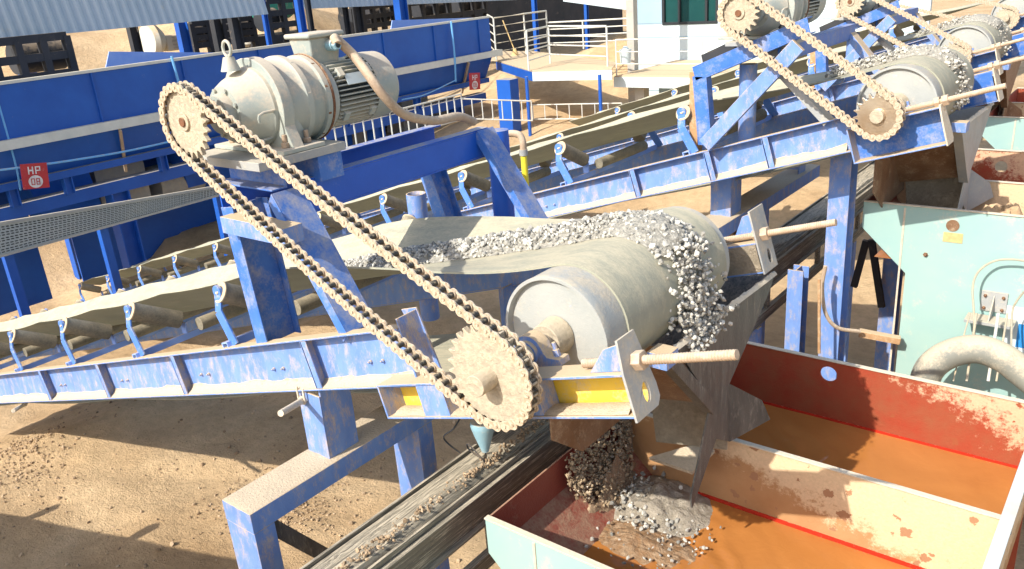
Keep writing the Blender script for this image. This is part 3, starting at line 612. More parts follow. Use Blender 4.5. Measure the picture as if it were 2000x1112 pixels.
mb = MB(); a, b = V((-3.93, 2.78, 3.34)), V((-3.40, 2.74, 2.60)); mb.chan(a, b, J, V((-.6, 0, -.8)), .22, .07, .011); mb.build('leg', 'stand', st, bevel=.002)
mb = MB(); a, b = V((-3.93, 4.57, 3.36)), V((-3.40, 4.57, 2.60)); mb.chan(a, b, J, V((-.6, 0, -.8)), .18, .07, .011); mb.build('leg', 'stand', st, bevel=.002)
leg('leg', (-4.5, 4.5, 3.2), (-4.2, 4.5, 2.3), .12, .18, 'stand')
mb = MB(); mb.cyl((-4.03, 4.83, 3.3), (-4.03, 4.83, 2.0), .085, n=24); mb.build('pipe_post', 'deep', st)
mb = MB(); mb.box((-4.3, 2.55, 3.10), (-3.7, 2.68, 3.2)); 
mb.build('clip_plate', 'blue', st, bevel=.002)
# cut pipe
pp = at(812, 378, Y=4.98); pq = at(822, 470, Y=4.98)
mb = MB(); mb.rev((pp.x, pp.y, pp.z), (0, 0, -1), [(.03, .07), (0, .078), (0, .088), (1.2, .088)], 24); o = mb.build('cut_pipe_post', 'blue'); tag(o, 'short open topped blue pipe post behind the near gravel belt', 'pipe post')
# yellow pipe
a = at(1022, 292, Y=5.3); b = at(1034, 400, Y=5.3)
yp = thing('yellow_conduit', b-K*.8, 'yellow upright conduit pipe with a sand coloured elbow on top', 'pipe')
mb = MB(); mb.cyl((a.x, 5.3, a.z), (a.x+.01, 5.3, a.z-1.6), .027, n=16); mb.build('pipe', 'ypipe', yp)
mb = MB(); mb.tube(cr([V((a.x, 5.3, a.z-.02)), V((a.x, 5.3, a.z+.06)), V((a.x-.04, 5.3, a.z+.12)), V((a.x-.14, 5.25, a.z+.12)), V((a.x-.25, 5.1, a.z+.02)), V((-3.97, 4.75, 3.12))]), .029, 12); mb.build('elbow', 'hose', yp)
mb = MB(); mb.cyl((a.x, 5.3, a.z-.05), (a.x, 5.3, a.z), .036, n=16); mb.build('clamp', 'steel', yp)

# ------------------------------------------------------------------ trestles
def trestle(label, off):
    o_ = V(off); r = thing('support_trestle', V((-3.84, 2.1, GZ))+o_, label, 'steel trestle', 'trestles under the conveyors')
    b = lambda l, h: (V(l)+o_, V(h)+o_)
    mb = MB(); mb.box(*b((-3.975, 2.0, 1.545), (-3.70, 4.95, 1.68)))
    be = mb.build('beam', 'blue', r, bevel=.003)
    v_ = []; n1, n2 = 60, 7
    for i in range(n1+1):
        for k in range(n2+1):
            x = -3.972+.269*k/n2; y = 2.003+2.9*i/n1; e = min(1, min(k, n2-k)/1.5, i/1.5)
            v_.append(V((x, y, 1.6805+(.010+.012*noise.noise(V((x*14, y*14, 3))))*e))+o_)
    mb = MB(); mb.add(v_, [(i*(n2+1)+k, (i+1)*(n2+1)+k, (i+1)*(n2+1)+k+1, i*(n2+1)+k+1) for i in range(n1) for k in range(n2)]); mb.build('settled_dust', 'dustheap', be)
    for y in (2.002, 3.33): mb = MB(); mb.box(*b((-3.973, y, GZ-.2), (-3.702, y+.14, 1.544))); mb.build('post', 'blue', r, bevel=.003)
    mb = MB(); mb.bar(V((-3.80, 2.14, 1.50))+o_, V((-3.80, 3.33, -.1))+o_, .05, .09); mb.build('brace', 'hopper', r)
    mb = MB(); mb.box(*b((-3.76, 2.632, 1.682), (-3.745, 2.86, 2.24))); mb.box(*b((-3.95, 2.62, 1.682), (-3.745, 2.632, 2.12))); mb.box(*b((-3.94, 2.74, 2.12), (-3.77, 2.86, 2.15)))
    mb.build('leg', 'blue', r, bevel=.003)
    mb = MB(); mb.box(*b((-3.76, 4.4, 1.682), (-3.745, 4.6, 2.2))); mb.box(*b((-3.95, 4.588, 1.682), (-3.76, 4.6, 2.18))); mb.build('leg', 'blue', r, bevel=.003)
    return r
trestle('dusty blue steel trestle with a sand covered top beam below the nearest conveyor', (0, 0, 0))
trestle('steel trestle with a sand covered beam end under the second conveyor', (.62, 4.45, .42))
# loose pin clamp under the stringer
def pin(px, py, Y, qx, qy, label):
    a, b = at(px, py, Y=Y), at(qx, qy, Y=Y+.25); m_ = MB(); m_.cyl(a, b, .02, n=12); m_.cyl(b, b+(b-a).normalized()*.02, .03, n=6)
    for g in (-1, 1): m_.bar(b+I*.03*g, b+I*.03*g+K*.09, .012, .012)
    o_ = m_.build('clamp_bolt', 'rim', bevel=.002); tag(o_, label, 'bolt')
pin(548, 808, 2.35, 590, 783, 'long bolt sticking out below the near blue channel beside the trestle leg')
pin(26, 803, 2.45, 48, 790, 'pale bolt clamp hanging under the near blue channel at the left edge')

# ------------------------------------------------------------------ stand of conveyor 2 (and 3)
def stand2(label, off):
    o_ = V(off); r = thing('motor_stand', V((-3.4, 6.7, 3.0))+o_, label, 'steel stand')
    g = lambda px, py, Y: at(px, py, Y=Y)+o_
    mb = MB(); a, b = g(1366, 150, 6.66), g(1377, 284, 6.66); mb.chan(a, b, I, J, .13, .1, .01); mb.build('post', 'stand', r, bevel=.002)
    mb = MB(); mb.box(a+V((-.17, .15, -.85)), a+V((-.09, .25, .02))); mb.build('timber_post', 'wood', r, bevel=.003)
    mb = MB(); mb.chan(g(1356, 146, 6.66), g(1580, 50, 6.66), N2, J, .13, .12, .01); mb.build('top_beam', 'stand', r, bevel=.002)
    mb = MB(); mb.chan(g(1372, 118, 6.9), g(1530, 45, 6.9), N2, J, .09, .1, .01); mb.build('top_beam', 'dark', r, bevel=.002)
    mb = MB(); mb.bar(g(1377, 284, 6.62), g(1560, 88, 6.62), .05, .125); mb.build('diagonal', 'blue', r, bevel=.003)
    mb = MB(); mb.box(V((-3.05, 6.72, 3.70))+o_, V((-2.5, 7.25, 3.735))+o_); mb.box(V((-3.0, 6.85, 3.6))+o_, V((-2.5, 6.95, 3.698))+o_); mb.build('base_plate', 'steel', r, bevel=.003)
    mb = MB(); mb.chan(V((-2.62, 6.8, 3.62))+o_, V((-2.62, 8.8, 3.62))+o_, K, -I, .14, .08, .01); mb.build('long_beam', 'stand', r, bevel=.002)
    mb = MB(); mb.chan(V((-2.66, 6.8, 3.6))+o_, V((-2.15, 6.76, 3.12))+o_, J, V((-.6, 0, -.8)), .13, .06, .01); mb.build('leg', 'steel', r, bevel=.002)
    mb = MB(); mb.chan(V((-2.66, 8.74, 3.66))+o_, V((-2.1, 8.7, 3.02))+o_, J, V((-.6, 0, -.8)), .16, .07, .01); mb.build('leg', 'blue', r, bevel=.002)
    mb = MB(); p_ = g(1462, 125, 6.9); mb.cyl(p_, p_-K*.9, .075, n=24); mb.build('pipe_post', 'blue', r)
    return r
N2 = V((-SI, 0, CI))
stand2('blue framed stand with long pale diagonal brace carrying the second gear motor', (0, 0, 0))
stand2('blue steel stand carrying the third gear motor, near the top right', (-.45, 4.35, -.15))

# ------------------------------------------------------------------ wash tanks
def tank(label, X0, X1, ys, Z, wl, hole=None, grp='wash tanks', extra_low=1.6, cut=True):
    r = thing('wash_tank', ((X0+X1)/2, (ys[0]+ys[-1])/2, Z-extra_low), label, 'tank', grp); ZB = Z-extra_low
    t = .014; X2 = X1+2.4
    xe = X0+.40 if cut else X0
    def plate(y, mats, nm, holes=(), lab=None, zb=ZB, sloped=True):
        mb = MB(); out = [(X0, Z), (X1, Z), (X1, zb), (xe, zb), (xe, Z-.62), (X0, Z-.24)] if sloped else [(X0, Z), (X1, Z), (X1, zb), (X0, zb)]
        mb.plate(out, holes, (0, y, 0), I, K, J*t); o = mb.build(nm, mats, r, label=lab)
        rm = MB(); rm.box((X0, y-.012, Z+.0005), (X1, y+t+.014, Z+.010)); rm.build('rim', 'rim', o, bevel=.002); return o
    plate(ys[0], 'green', 'front_wall')
    for dx in (.34, 1.5):
        q = MB(); q.box((X0+dx, ys[0]-.006, ZB+.02), (X0+dx+.016, ys[0]-.0005, Z-.02)); q.build('weld_seam', 'rim', r.children[0] if r.children else r)
    q = MB(); bolt(q, (X0+.55, ys[0]-.001, Z-.42), -J, .02); q.build('bolt', 'rust', r)
    for y in ys[1:-1]:
        pw = plate(y, 'mudwall', 'divider_wall')
        q = MB(); q.box((X0+.02, y-.006, wl-.02), (X1-.01, y-.001, wl+.028)); q.build('waterline', 'redline', pw, label='wet red strip at the waterline')
    bk = plate(ys[-1], 'redox', 'back_wall', [hole] if hole else (), 'red oxide painted wall with dried mud')
    q = MB(); q.box((X0+.02, ys[-1]-.006, wl-.02), (X1-.01, ys[-1]-.001, wl+.02)); q.build('waterline', 'redline', bk)
    # left end wall, slopes inwards like the cut corners
    mb = MB(); y0, y1 = ys[0]+t, ys[-1]
    mb.prism([(X0+.002, y0, Z), (X0+.014, y0, Z), (X0+.014, y0, Z-.24), (xe+.012, y0, Z-.62), (xe+.012, y0, ZB), (xe, y0, ZB), (xe, y0, Z-.62), (X0+.002, y0, Z-.24)], J*(y1-y0)); mb.build('end_wall', 'redin', r)
    mb = MB(); mb.box((X1, ys[0]-.01, Z-.7), (X1+.014, ys[-1]+t, Z+.012)); e = mb.build('end_wall', 'mudwall', r)
    rm = MB(); rm.box((X1-.01, ys[0]-.01, Z+.0125), (X1+.055, ys[-1]+.02, Z+.024)); rm.build('rim', 'white', e, bevel=.002)
    mb = MB()
    for y in np.arange(ys[0]+.2, ys[-1], .35): bolt(mb, (X1+.0145, y, Z-.15), I, .018)
    mb.build('flange_bolt', 'steel', e)
    for a_, b_ in zip(ys[:-1], ys[1:]):
        nx, ny = 90, 50; v_ = []; xa, xb, ya, yb = X0+.12, X1-.002, a_+t+.001, b_-.001
        for i in range(nx+1):
            for k in range(ny+1):
                x = xa+(xb-xa)*i/nx; y = ya+(yb-ya)*k/ny
                amp = .007*math.exp(-((x-(X0+.95))**2+(y-(ya+.8))**2)/.16)+.0003
                v_.append((x, y, wl+amp*math.sin(38*math.hypot(x-X0-.5, y-ya-.6)+3*noise.noise(V((x*5, y*5, 0))))+.0018*noise.noise(V((x*5, y*5, 2)))))
        mb = MB(); mb.add(v_, [(i*(ny+1)+k, (i+1)*(ny+1)+k, (i+1)*(ny+1)+k+1, i*(ny+1)+k+1) for i in range(nx) for k in range(ny)])
        mb.build('muddy_water', 'water', r)
    return r
TZ = 1.5; WL = 1.0
tank('near double wash tank of orange muddy water with pale green front and red back wall', -2.72, -.36, (2.87, 4.35, 5.75), TZ, WL, circ2(-1.73, 1.39, .062, 24))
TZ2 = 2.26
tank('second pale green wash tank behind, with a clipped corner and dark red back wall', -2.05, .9, (7.5, 8.58, 9.95), TZ2, 1.75, circ2(-1.35, 2.09, .06, 20), extra_low=2.4)
tank('farthest pale green wash tank at the right edge below the third conveyor', -1.86, 1.0, (11.8, 12.9, 14.2), TZ2+.02, 1.8, extra_low=2.4)

# fittings on the second tank front
fy = 7.5
ho = at(1861, 441, Y=fy); 
mb = MB(); mb.cyl((ho.x, fy-.004, ho.z), (ho.x, fy-.001, ho.z), .052, n=24); o = mb.build('round_opening', 'hopper_brown'); tag(o, 'round rusty brown port in the pale green tank front', 'port')
mb = MB(); q = at(1861, 466, Y=fy); mb.box((q.x-.075, fy-.005, q.z-.035), (q.x+.075, fy-.001, q.z+.05)); o = mb.build('worn_sticker', 'straw'); tag(o, 'faded yellow sticker below the round port on the green tank', 'sticker')
wb = thing('cable_bracket', at(1940, 600, Y=fy), 'grey bolted bracket plate holding thin cables on the green tank front', 'bracket')
q0, q1 = at(1919, 566, Y=fy), at(1962, 612, Y=fy)
mb = MB(); mb.box((q0.x, fy-.016, q1.z), (q1.x+.01, fy-.001, q0.z)); mb.build('plate', 'steel', wb, bevel=.003)
mb = MB()
for x in (q0.x+.03, q1.x-.02):
    for z in (q0.z-.04, q1.z+.03): bolt(mb, (x, fy-.016, z), -J, .014)
mb.build('bolt', 'rust', wb)
mb = MB(); mb.box((q0.x-.08, fy-.2, q1.z-.06), (q1.x+.1, fy-.03, q1.z-.03)); mb.prism([(q0.x+.09, fy-.017, q0.z-.03), (q0.x+.09, fy-.017, q1.z-.03), (q0.x+.09, fy-.18, q1.z-.03)], I*.012); mb.build('arm', 'steel', wb, bevel=.003)
def wire(pts, r, mat, label, nm='cable'):
    m_ = MB(); m_.tube(cr(pts), r, 8); o_ = m_.build(nm, mat); tag(o_, label, 'cable'); return o_
G = lambda px, py, Y: at(px, py, Y=Y)
wire([G(1904, 680, 7.1), G(1902, 610, 7.2), G(1900, 560, 7.3), G(1912, 530, 7.35), G(1940, 511, 7.38), G(1975, 507, 7.38), G(2015, 512, 7.38)], .009, 'ropegrey', 'thin arched cable looping over the bracket on the green tank')
for i, (x0, x1, lab) in enumerate(((1895, 1862, 'leftmost thin wire hanging from the bracket to the grey pipe'), (1907, 1888, 'second thin wire from the left below the bracket'), (1950, 1930, 'pale thicker wire in front of the grey pipe, right of middle'), (1968, 1946, 'rightmost sandy wire below the bracket on the grey pipe'))):
    wire([G(x0, 612, 7.2), G((x0+x1)/2+3, 660, 7.1), G(x1, 745, 6.9)], (.006, .010, .012, .008)[i], 'ropegrey' if i != 2 else 'rail', lab)
wire([G(2000, 570, 7.2), G(1985, 590, 7.2), G(1977, 612, 7.2), G(1975, 680, 7.1)], .008, 'ropegrey', 'thin cable dropping at the right edge beside the white sign')
# big arched pipe
bp_ = [G(1800, 770, 6.9), G(1815, 722, 6.9), G(1852, 693, 6.95), G(1905, 682, 7.0), G(1955, 697, 7.0), G(2000, 730, 7.0), G(2060, 780, 7.0)]
mb = MB(); mb.tube(cr(bp_), .118, 24); o = mb.build('grey_pipe', 'pipe'); tag(o, 'fat grey arched pipe between the two wash tanks at the right edge', 'pipe')
q = G(1968, 592, fy); 
sg = thing('tank_sign', q, 'white sign with a blue rectangle at the right edge of the green tank', 'sign')
mb = MB(); mb.box((q.x, fy-.006, G(1968, 690, fy).z), (q.x+.5, fy-.002, q.z-.02)); mb.build('panel', 'white', sg)
q = G(1990, 632, fy); mb = MB(); mb.box((q.x, fy-.009, G(1990, 678, fy).z), (q.x+.4, fy-.0065, q.z)); mb.build('blue_field', 'signblue', sg)

# ------------------------------------------------------------------ hoppers
def hopper(label, o_, steel='hopper'):
    o_ = V(o_); r = thing('discharge_hopper', V((-1.85, 3.9, 1.5))+o_, label, 'hopper', 'hoppers below the head drums')
    p = lambda x, y, z: V((x, y, z))+o_
    mb = MB(); mb.prism([p(-1.79, 3.42, 2.53), p(-1.79, 4.72, 2.50), p(-1.80, 4.68, 2.40), p(-1.80, 4.10, 2.01), p(-1.80, 4.12, 1.60), p(-1.80, 3.93, 1.72), p(-1.80, 3.62, 1.42), p(-1.80, 3.60, 1.50), p(-1.79, 3.83, 2.02)], I*-.012); fp = mb.build('front_plate', steel, r, bevel=.002)
    # gritty rim
    v_ = []; n1 = 60
    for i in range(n1+1):
        y = 3.40+1.33*i/n1; z = 2.53-.03*i/n1
        for k in range(5): v_.append(p(-1.815+.04*k/4, y, z+(.0, .022, .028, .02, -.004)[k]*(.5+abs(noise.noise(V((y*18, k*.7, 0)))))))
    mb = MB(); mb.add(v_, [(i*5+k, (i+1)*5+k, (i+1)*5+k+1, i*5+k+1) for i in range(n1) for k in range(4)]); mb.build('gritty_rim', 'rim', fp)
    mb = MB(); mb.bar(p(-1.80, 3.27, 2.56), p(-1.80, 3.83, 1.98), .07, .075, (1, 0, 0)); mb.build('corner_angle', steel, r, bevel=.002)
    mb = MB(); mb.prism([p(-1.81, 3.84, 2.0), p(-1.81, 3.42, 2.52), p(-2.5, 3.30, 2.50), p(-2.35, 3.84, 1.9)], J*.01); mb.build('near_plate', 'hopper_brown', r)
    mb = MB(); mb.prism([p(-1.81, 4.1, 2.0), p(-1.81, 4.71, 2.49), p(-2.6, 4.73, 2.35), p(-2.35, 4.1, 1.9)], J*-.01); mb.build('far_plate', steel, r)
    mb = MB(); mb.prism([p(-1.80, 4.10, 2.01), p(-1.80, 4.12, 1.60), p(-1.62, 4.30, 1.72), p(-1.66, 4.26, 1.86)], I*-.01+J*.002); mb.build('spout_wing', steel, r)
    mb = MB(); mb.prism([p(-1.81, 4.11, 2.0), p(-1.81, 4.11, 1.55), p(-2.3, 4.11, 1.45), p(-2.35, 4.11, 1.9)], J*-.01); mb.build('spout', 'mud', r)
    mb = MB(); mb.prism([p(-2.36, 3.05, 2.32), p(-2.36, 4.0, 2.32), p(-2.34, 4.0, 1.80), p(-2.34, 3.30, 1.80), p(-2.36, 3.05, 2.0)], I*.012); mb.build('splash_plate', 'hopper_brown', r)
    mb = MB(); mb.box(p(-1.83, 3.18, 2.52), p(-1.72, 3.30, 2.60)); mb.build('lug', 'blue', r, bevel=.002)
    return r
hopper('dark wet steel hopper catching gravel from the nearest head drum', (-.01, .03, .02))
hopper('grey green steel hopper under the second head drum', (.44, 4.2, .42), 'steel')
hopper('rusty hopper under the third head drum at the right edge', (.06, 8.6, .34), 'hopper_brown')

# ------------------------------------------------------------------ gravel
def bed(W, yc, s0, s1, width, ctr, par=None):
    K_ = np.linspace(-1, 1, 15); rows = []; ss = np.arange(s0, s1, .03)
    for s in ss:
        b = max(0, min(1, (-s-.12)/2.2)); b = b*b*(3-2*b); wd = width*(1-.15*b)*(1.0+.12*noise.noise(V((s*4, 0, 0))))*min(1, (s-s0)/.6+.05); base = .312+(ctr-.312)*b
        for g in K_:
            h = .062*(1-g*g)*min(1, (s-s0)/.6+.05)+.02*noise.noise(V((s*22, g*6, 1)))*(1-g*g)+.012*noise.noise(V((s*50, g*14, 1)))*(1-abs(g))
            if s <= 0: p = W(s, base+.0015+h, yc+g*wd)
            else: a = PI/2-s/.312; q = .3135+h; p = W(q*math.cos(a), q*math.sin(a), yc+g*wd)
            rows.append(p)
    m_ = MB(); m_.add(rows, [(i*15+k, (i+1)*15+k, (i+1)*15+k+1, i*15+k+1) for i in range(len(ss)-1) for k in range(14)]); o_ = m_.build('gravel_bed', 'fines'); o_.parent = par; return o_
def load(W, yc, s0, s1, n, label, width=.24, rr=(.007, .018), ctr=.37, fall=1.0, drop=60):
    it = []
    for i in range(n):
        s = random.uniform(s0, s1); g = random.gauss(0, .42); g = max(-1, min(1, g)); b = max(0, min(1, (-s-.12)/2.2)); b = b*b*(3-2*b)
        wd = width*(1-.15*b); base = .312+(ctr-.312)*b
        hgt = .075*(1-g*g)*random.random()**.6; r = random.uniform(*rr)*random.choice((.8, 1, 1, 1.25))
        if s <= 0: p = W(s, base+.006+r*.4+hgt, yc+g*wd)
        else: a = PI/2-s/.312; q = .312+r*.4+hgt*.8; p = W(q*math.cos(a), q*math.sin(a), yc+g*wd)
        it.append((tuple(p), r))
    for i in range(int(drop*6)):                      # stones falling clear of the drum into the hopper
        t = random.random()**.8; a = PI/2-1.12; q = .36+random.uniform(-.02, .05); 
        p = W(q*math.cos(a)-.02-.03*t+random.gauss(0, .025), q*math.sin(a)-.62*t*fall, yc+random.gauss(0, .105)-.03*t)
        it.append((tuple(p), random.uniform(rr[0], rr[1])*1.1))
    o_ = stones('crushed_gravel', it, 'stone', label, 'gravel'); bed(W, yc, s0, s1, width*.95, ctr, o_); return o_
load(W1, 3.76, -3.6, .36, 7000, 'pale crushed gravel heaped on the nearest belt and spilling over its drum', .225, fall=.9, drop=230)
load(W2, 7.75, -.7, .38, 900, 'crushed gravel dropping over the second head drum', .17, ctr=.30, drop=40, fall=.6)
load(W3, 12.1, -.6, .36, 450, 'thin layer of gravel on the third head drum', .25, ctr=.30, drop=15, fall=.6)
# clods and stones on the hopper edges and tank corner
it = []
for i in range(1700):
    u = random.random(); y = 3.60+.72*u; top = TZ+.03; dep = .12+.42*math.sin(PI*min(1, max(0, u*.9+.08)))
    v2 = random.random(); z = top-dep*v2; x = -2.70+.04+.16*v2*math.sin(PI*u)+random.random()*.05
    it.append(((x, y+random.gauss(0, .02), z), random.choice((.006, .009, .014))*random.uniform(.7, 1.4)))
stones('mud_clods', it, 'stonewet', 'brown crust of mud clods on the red inner corner of the near tank', 'mud')
it = []
for i in range(330):
    a = random.random(); it.append(((-2.45+.42*a+random.gauss(0, .08), 4.12-.25*a+random.gauss(0, .12), 1.105-.10*a+random.gauss(0, .015)), random.uniform(.006, .021)))
for i in range(90): it.append(((random.uniform(-2.5, -1.8), random.uniform(3.45, 4.1), WL+.03), random.uniform(.006, .016)))
stones('splashed_gravel', it, 'stone', 'pale stones tumbling below the dark hopper into the muddy water', 'gravel')
# splashing slurry under the spout
def mound(name, cx, cy, z0, rx, ry, h, mat, label, cat, seed=0, n=46, par=None):
    v_ = []
    for i in range(n+1):
        for k in range(n+1):
            a, b = -1+2*i/n, -1+2*k/n; q = math.hypot(a, b); e = max(0, 1-q**1.5)
            v_.append((cx+a*rx, cy+b*ry, z0-.03+(h+.03)*e+h*.5*e*noise.noise(V((a*4, b*4, seed)))+h*.25*e*noise.noise(V((a*11, b*11, seed)))))
    m_ = MB(); m_.add(v_, [(i*(n+1)+k, (i+1)*(n+1)+k, (i+1)*(n+1)+k+1, i*(n+1)+k+1) for i in range(n) for k in range(n)]); o_ = m_.build(name, mat, par)
    if label: tag(o_, label, cat, kind='stuff')
    return o_
mound('slurry_foam', -2.2, 3.72, WL, .46, .26, .05, 'foam', 'brown foaming slurry in front of the grey mound in the near tank', 'slurry', 8, n=80)
mound('mud_crust', -2.60, 3.98, WL-.05, .16, .48, .36, 'crust', 'brown mud crust built up on the left end of the near tank under the loose clods', 'mud', 9, n=60)
mound('slurry_heap', -2.32, 4.1, WL, .46, .40, .12, 'slurrymud', 'grey brown slurry mound boiling below the hopper in the near tank', 'slurry', 3)
mound('slurry_heap', -1.05, 8.1, 1.75, .6, .45, .4, 'sandpile', 'sand heap inside the second wash tank below its hopper', 'sand', 5)
# dusty lip plate of the tank feed end
lp = thing('feed_lip', (-2.5, 3.9, 1.5), 'sand covered steel lip behind the dark hopper, over the near tank end', 'steel plate')
mb = MB(); mb.prism([at(1215, 805, X=-2.62), at(1280, 800, X=-2.62), at(1395, 815, X=-2.62), at(1400, 870, X=-2.62), at(1355, 890, X=-2.62), at(1275, 895, X=-2.62), at(1215, 875, X=-2.62)], I*-.02); mb.build('back_plate', 'mud', lp)
mb = MB(); mb.prism([at(1268, 893, Z=1.42), at(1375, 862, Z=1.5), at(1396, 880, Z=1.5), at(1352, 922, Z=1.42)], K*-.02); mb.build('lip', 'dustheap', lp)

# ------------------------------------------------------------------ collecting conveyor that passes under everything
cc = thing('collecting_conveyor', (-3.1, 8, .2), 'long mud caked grey collecting conveyor crossing below the blue conveyors beside the tanks', 'conveyor')
ya, yb = .2, 22
CZ = 1.45
v_ = []; n1, n2 = 420, 12
prof = [(-3.30, 0), (-3.28, .0), (-3.25, .005), (-3.21, .005), (-3.17, .01), (-3.13, .03), (-3.10, .07), (-3.07, .085), (-3.04, .07), (-3.02, .02), (-3.01, 0), (-3.005, -.02), (-3.005, -.05)]
for i in range(n1+1):
    y = ya+(yb-ya)*i/n1
    for k, (x, z) in enumerate(prof): f_ = .55+.9*noise.noise(V((x*3, y*1.3, 1))); v_.append((x, y, CZ+z*max(.1, f_)+.010*noise.noise(V((x*25, y*25, 7)))*(z > 0)))
mb = MB(); mb.add(v_, [(i*13+k, (i+1)*13+k, (i+1)*13+k+1, i*13+k+1) for i in range(n1) for k in range(12)]); mb.build('mud_load', 'streak', cc)
it = [((-3.07+random.gauss(0, .022), random.uniform(1.6, 6), CZ+.055+random.random()*.02), random.uniform(.005, .015)) for i in range(900)]
stones('ridge_lumps', it, 'pebble', 'sandy lumps along the ridge of mud on the grey collecting conveyor', 'lumps')
mb = MB(); mb.box((-3.31, ya, CZ-.05), (-3.003, yb, CZ-.02)); mb.build('belt', 'belt', cc)
mb = MB(); mb.box((-3.002, ya, CZ-.24), (-2.986, yb, CZ+.03)); mb.box((-3.002, ya, CZ-.255), (-2.95, yb, CZ-.24)); mb.box((-2.985, ya, CZ-.025), (-2.95, yb, CZ-.012)); mb.build('side_panel', 'streak', cc, bevel=.002)
mb = MB(); mb.box((-3.33, ya, CZ-.24), (-3.312, yb, CZ+.02)); mb.build('side_panel', 'streak', cc, bevel=.002)
mb = MB(); mb.box((-3.005, ya, CZ-.60), (-2.975, yb, CZ-.476)); mb.box((-3.0, ya, CZ-.475), (-2.95, yb, CZ-.465)); mb.build('lower_rail', 'streak', cc, bevel=.002)
for i, y in enumerate(np.arange(.9, 21, .75)):
    mb = MB(); mb.box((-3.0, y, CZ-.464), (-2.96, y+.07, CZ-.256)); mb.build('upright', 'streak', cc)
for y in (1.2, 4.3, 7.4, 10.5, 14):
    mb = MB(); mb.box((-3.05, y, GZ-.2), (-2.95, y+.1, CZ-.60)); mb.box((-3.32, y, GZ-.2), (-3.22, y+.1, CZ-.26)); mb.build('leg', 'blue', cc, bevel=.002)

# ------------------------------------------------------------------ blue columns beyond the near tank
def column(px, py, Y, h_, w_, label, mat='blue', base=False):
    q = at(px, py, Y=Y); r = thing('steel_column', (q.x, Y, GZ), label, 'column'); mb = MB(); mb.ibeam((q.x, Y, GZ-.1), (q.x, Y, h_), J, w_, w_*.9, .012); mb.build('shaft', mat, r, bevel=.002)
    if base: mb = MB(); mb.box((q.x-.2, Y-.2, GZ-.05), (q.x+.2, Y+.2, GZ+.10)); mb.build('base_plate', 'blue', r, bevel=.004)
    return r
column(1638, 480, 7.3, 2.9, .20, 'tall blue column seen right of the near hopper')
column(1556, 600, 7.6, 1.5, .17, 'shorter blue column left of the tall one behind the red tank wall')
column(1741, 560, 9.6, 1.6, .20, 'blue column with a base block beside the clipped corner of the green tank', base=True)
column(1425, 600, 9.0, 1.4, .12, 'thin brown column behind the near gravel drum', 'wood')
for p0, p1, lab in (((1702, 468), (1722, 600), 'dark diagonal strut leaning beside the green tank corner'), ((1692, 470), (1668, 560), 'pale thin strut left of the dark diagonal strut')):
    mb = MB(); mb.bar(at(*p0, Y=9.3), at(*p1, Y=9.3), .06, .07); o = mb.build('strut', 'dark' if 'dark' in lab else 'paleblue', bevel=.002); tag(o, lab, 'strut')
wire([G(1612, 520, 7.0), G(1606, 560, 7.0), G(1612, 610, 7.0), G(1635, 640, 7.05), G(1680, 648, 7.2)], .018, 'hose', 'bent brown hose by the tall blue column', 'hose')
wire([G(1600, 545, 6.9), G(1600, 690, 6.9)], .014, 'wood', 'thin upright brown rod left of the tall blue column', 'rod')
mb = MB(); mb.bar(G(1678, 650, 7.3), G(1758, 665, 7.4), .08, .06); o = mb.build('timber_plank', 'wood', bevel=.003); tag(o, 'pale timber plank between the tall blue column and the green tank', 'plank')
# hanging cone and its cable
q = at(942, 822, Y=3.3); cn = thing('blue_cone', q-K*.22, 'pale blue plastic cone with cable loops below the big sprocket', 'cone')
mb = MB(); mb.rev(q, -K, [(0, 0), (0, .075), (.02, .08), (.05, .074), (.10, .060), (.22, .022), (.235, .0)], 28); mb.build('cone', 'cone', cn)
mb = MB(); mb.tube(cr([q-K*.22, q+V((-.06, .05, -.33)), q+V((-.16, .02, -.27)), q+V((-.12, -.02, -.20)), q+V((-.02, 0, -.30)), q+V((-.12, .1, -.42)), q+V((-.3, .1, -.40)), q+V((-.36, 0, -.24)), q+V((-.22, -.03, -.10)), q+V((-.1, 0, .1))]), .006, 6); mb.build('cable_loop', 'dark', cn)
# ------------------------------------------------------------------ conveyor behind the camera (throws the shadows on the sand)
sh = copy_tree(conv1); sh.location = conv1.location+V((0, -4.2, 0)); sh['label'] = 'inclined belt conveyor standing on the camera side, seen only by its shadow on the sand'
# ================================================================== background
XB = -18.0
def gx(px, py, X=XB): return at(px, py, X=X)
zt = gx(433, 107).z; zf = gx(317, 219).z; y_end = gx(955, 36).y
bs = thing('plate_girder_hopper', (XB, 12, GZ), 'long deep blue plate sided feed bin across the background with a pale flange along it', 'feed bin')
mb = MB(); mb.box((XB-.02, 3, zf), (XB, y_end, zt)); mb.build('side_panel', 'deepfar', bs)
mb = MB(); mb.box((XB-.12, 3, zt+.001), (XB+.03, y_end, zt+.06)); mb.build('top_rail', 'rail', bs)
mb = MB(); mb.box((XB-.1, 3, zf-.17), (XB+.14, y_end+.4, zf+.02)); mb.build('flange', 'rail', bs)
mb = MB(); mb.prism([(XB+.0, 3, zf-.171), (XB-.35, 3, zf-.85), (XB-.37, 3, zf-.85), (XB-.02, 3, zf-.171)], J*(y_end-3)); mb.build('lower_panel', 'deepfar', bs)
mb = MB(); mb.box((XB-.75, 3, zf-1.62), (XB-.4, y_end, zf-1.35)); mb.box((XB-.45, 3, zf-1.0), (XB-.2, y_end, zf-.851)); mb.box((XB-3.2, 3, zf-1.0), (XB-.6, y_end, zf-.9)); mb.build('bottom_beam_shade_slab', 'deepfar', bs)  # two beams, plus a wide bin floor extended to shade the ground beneath
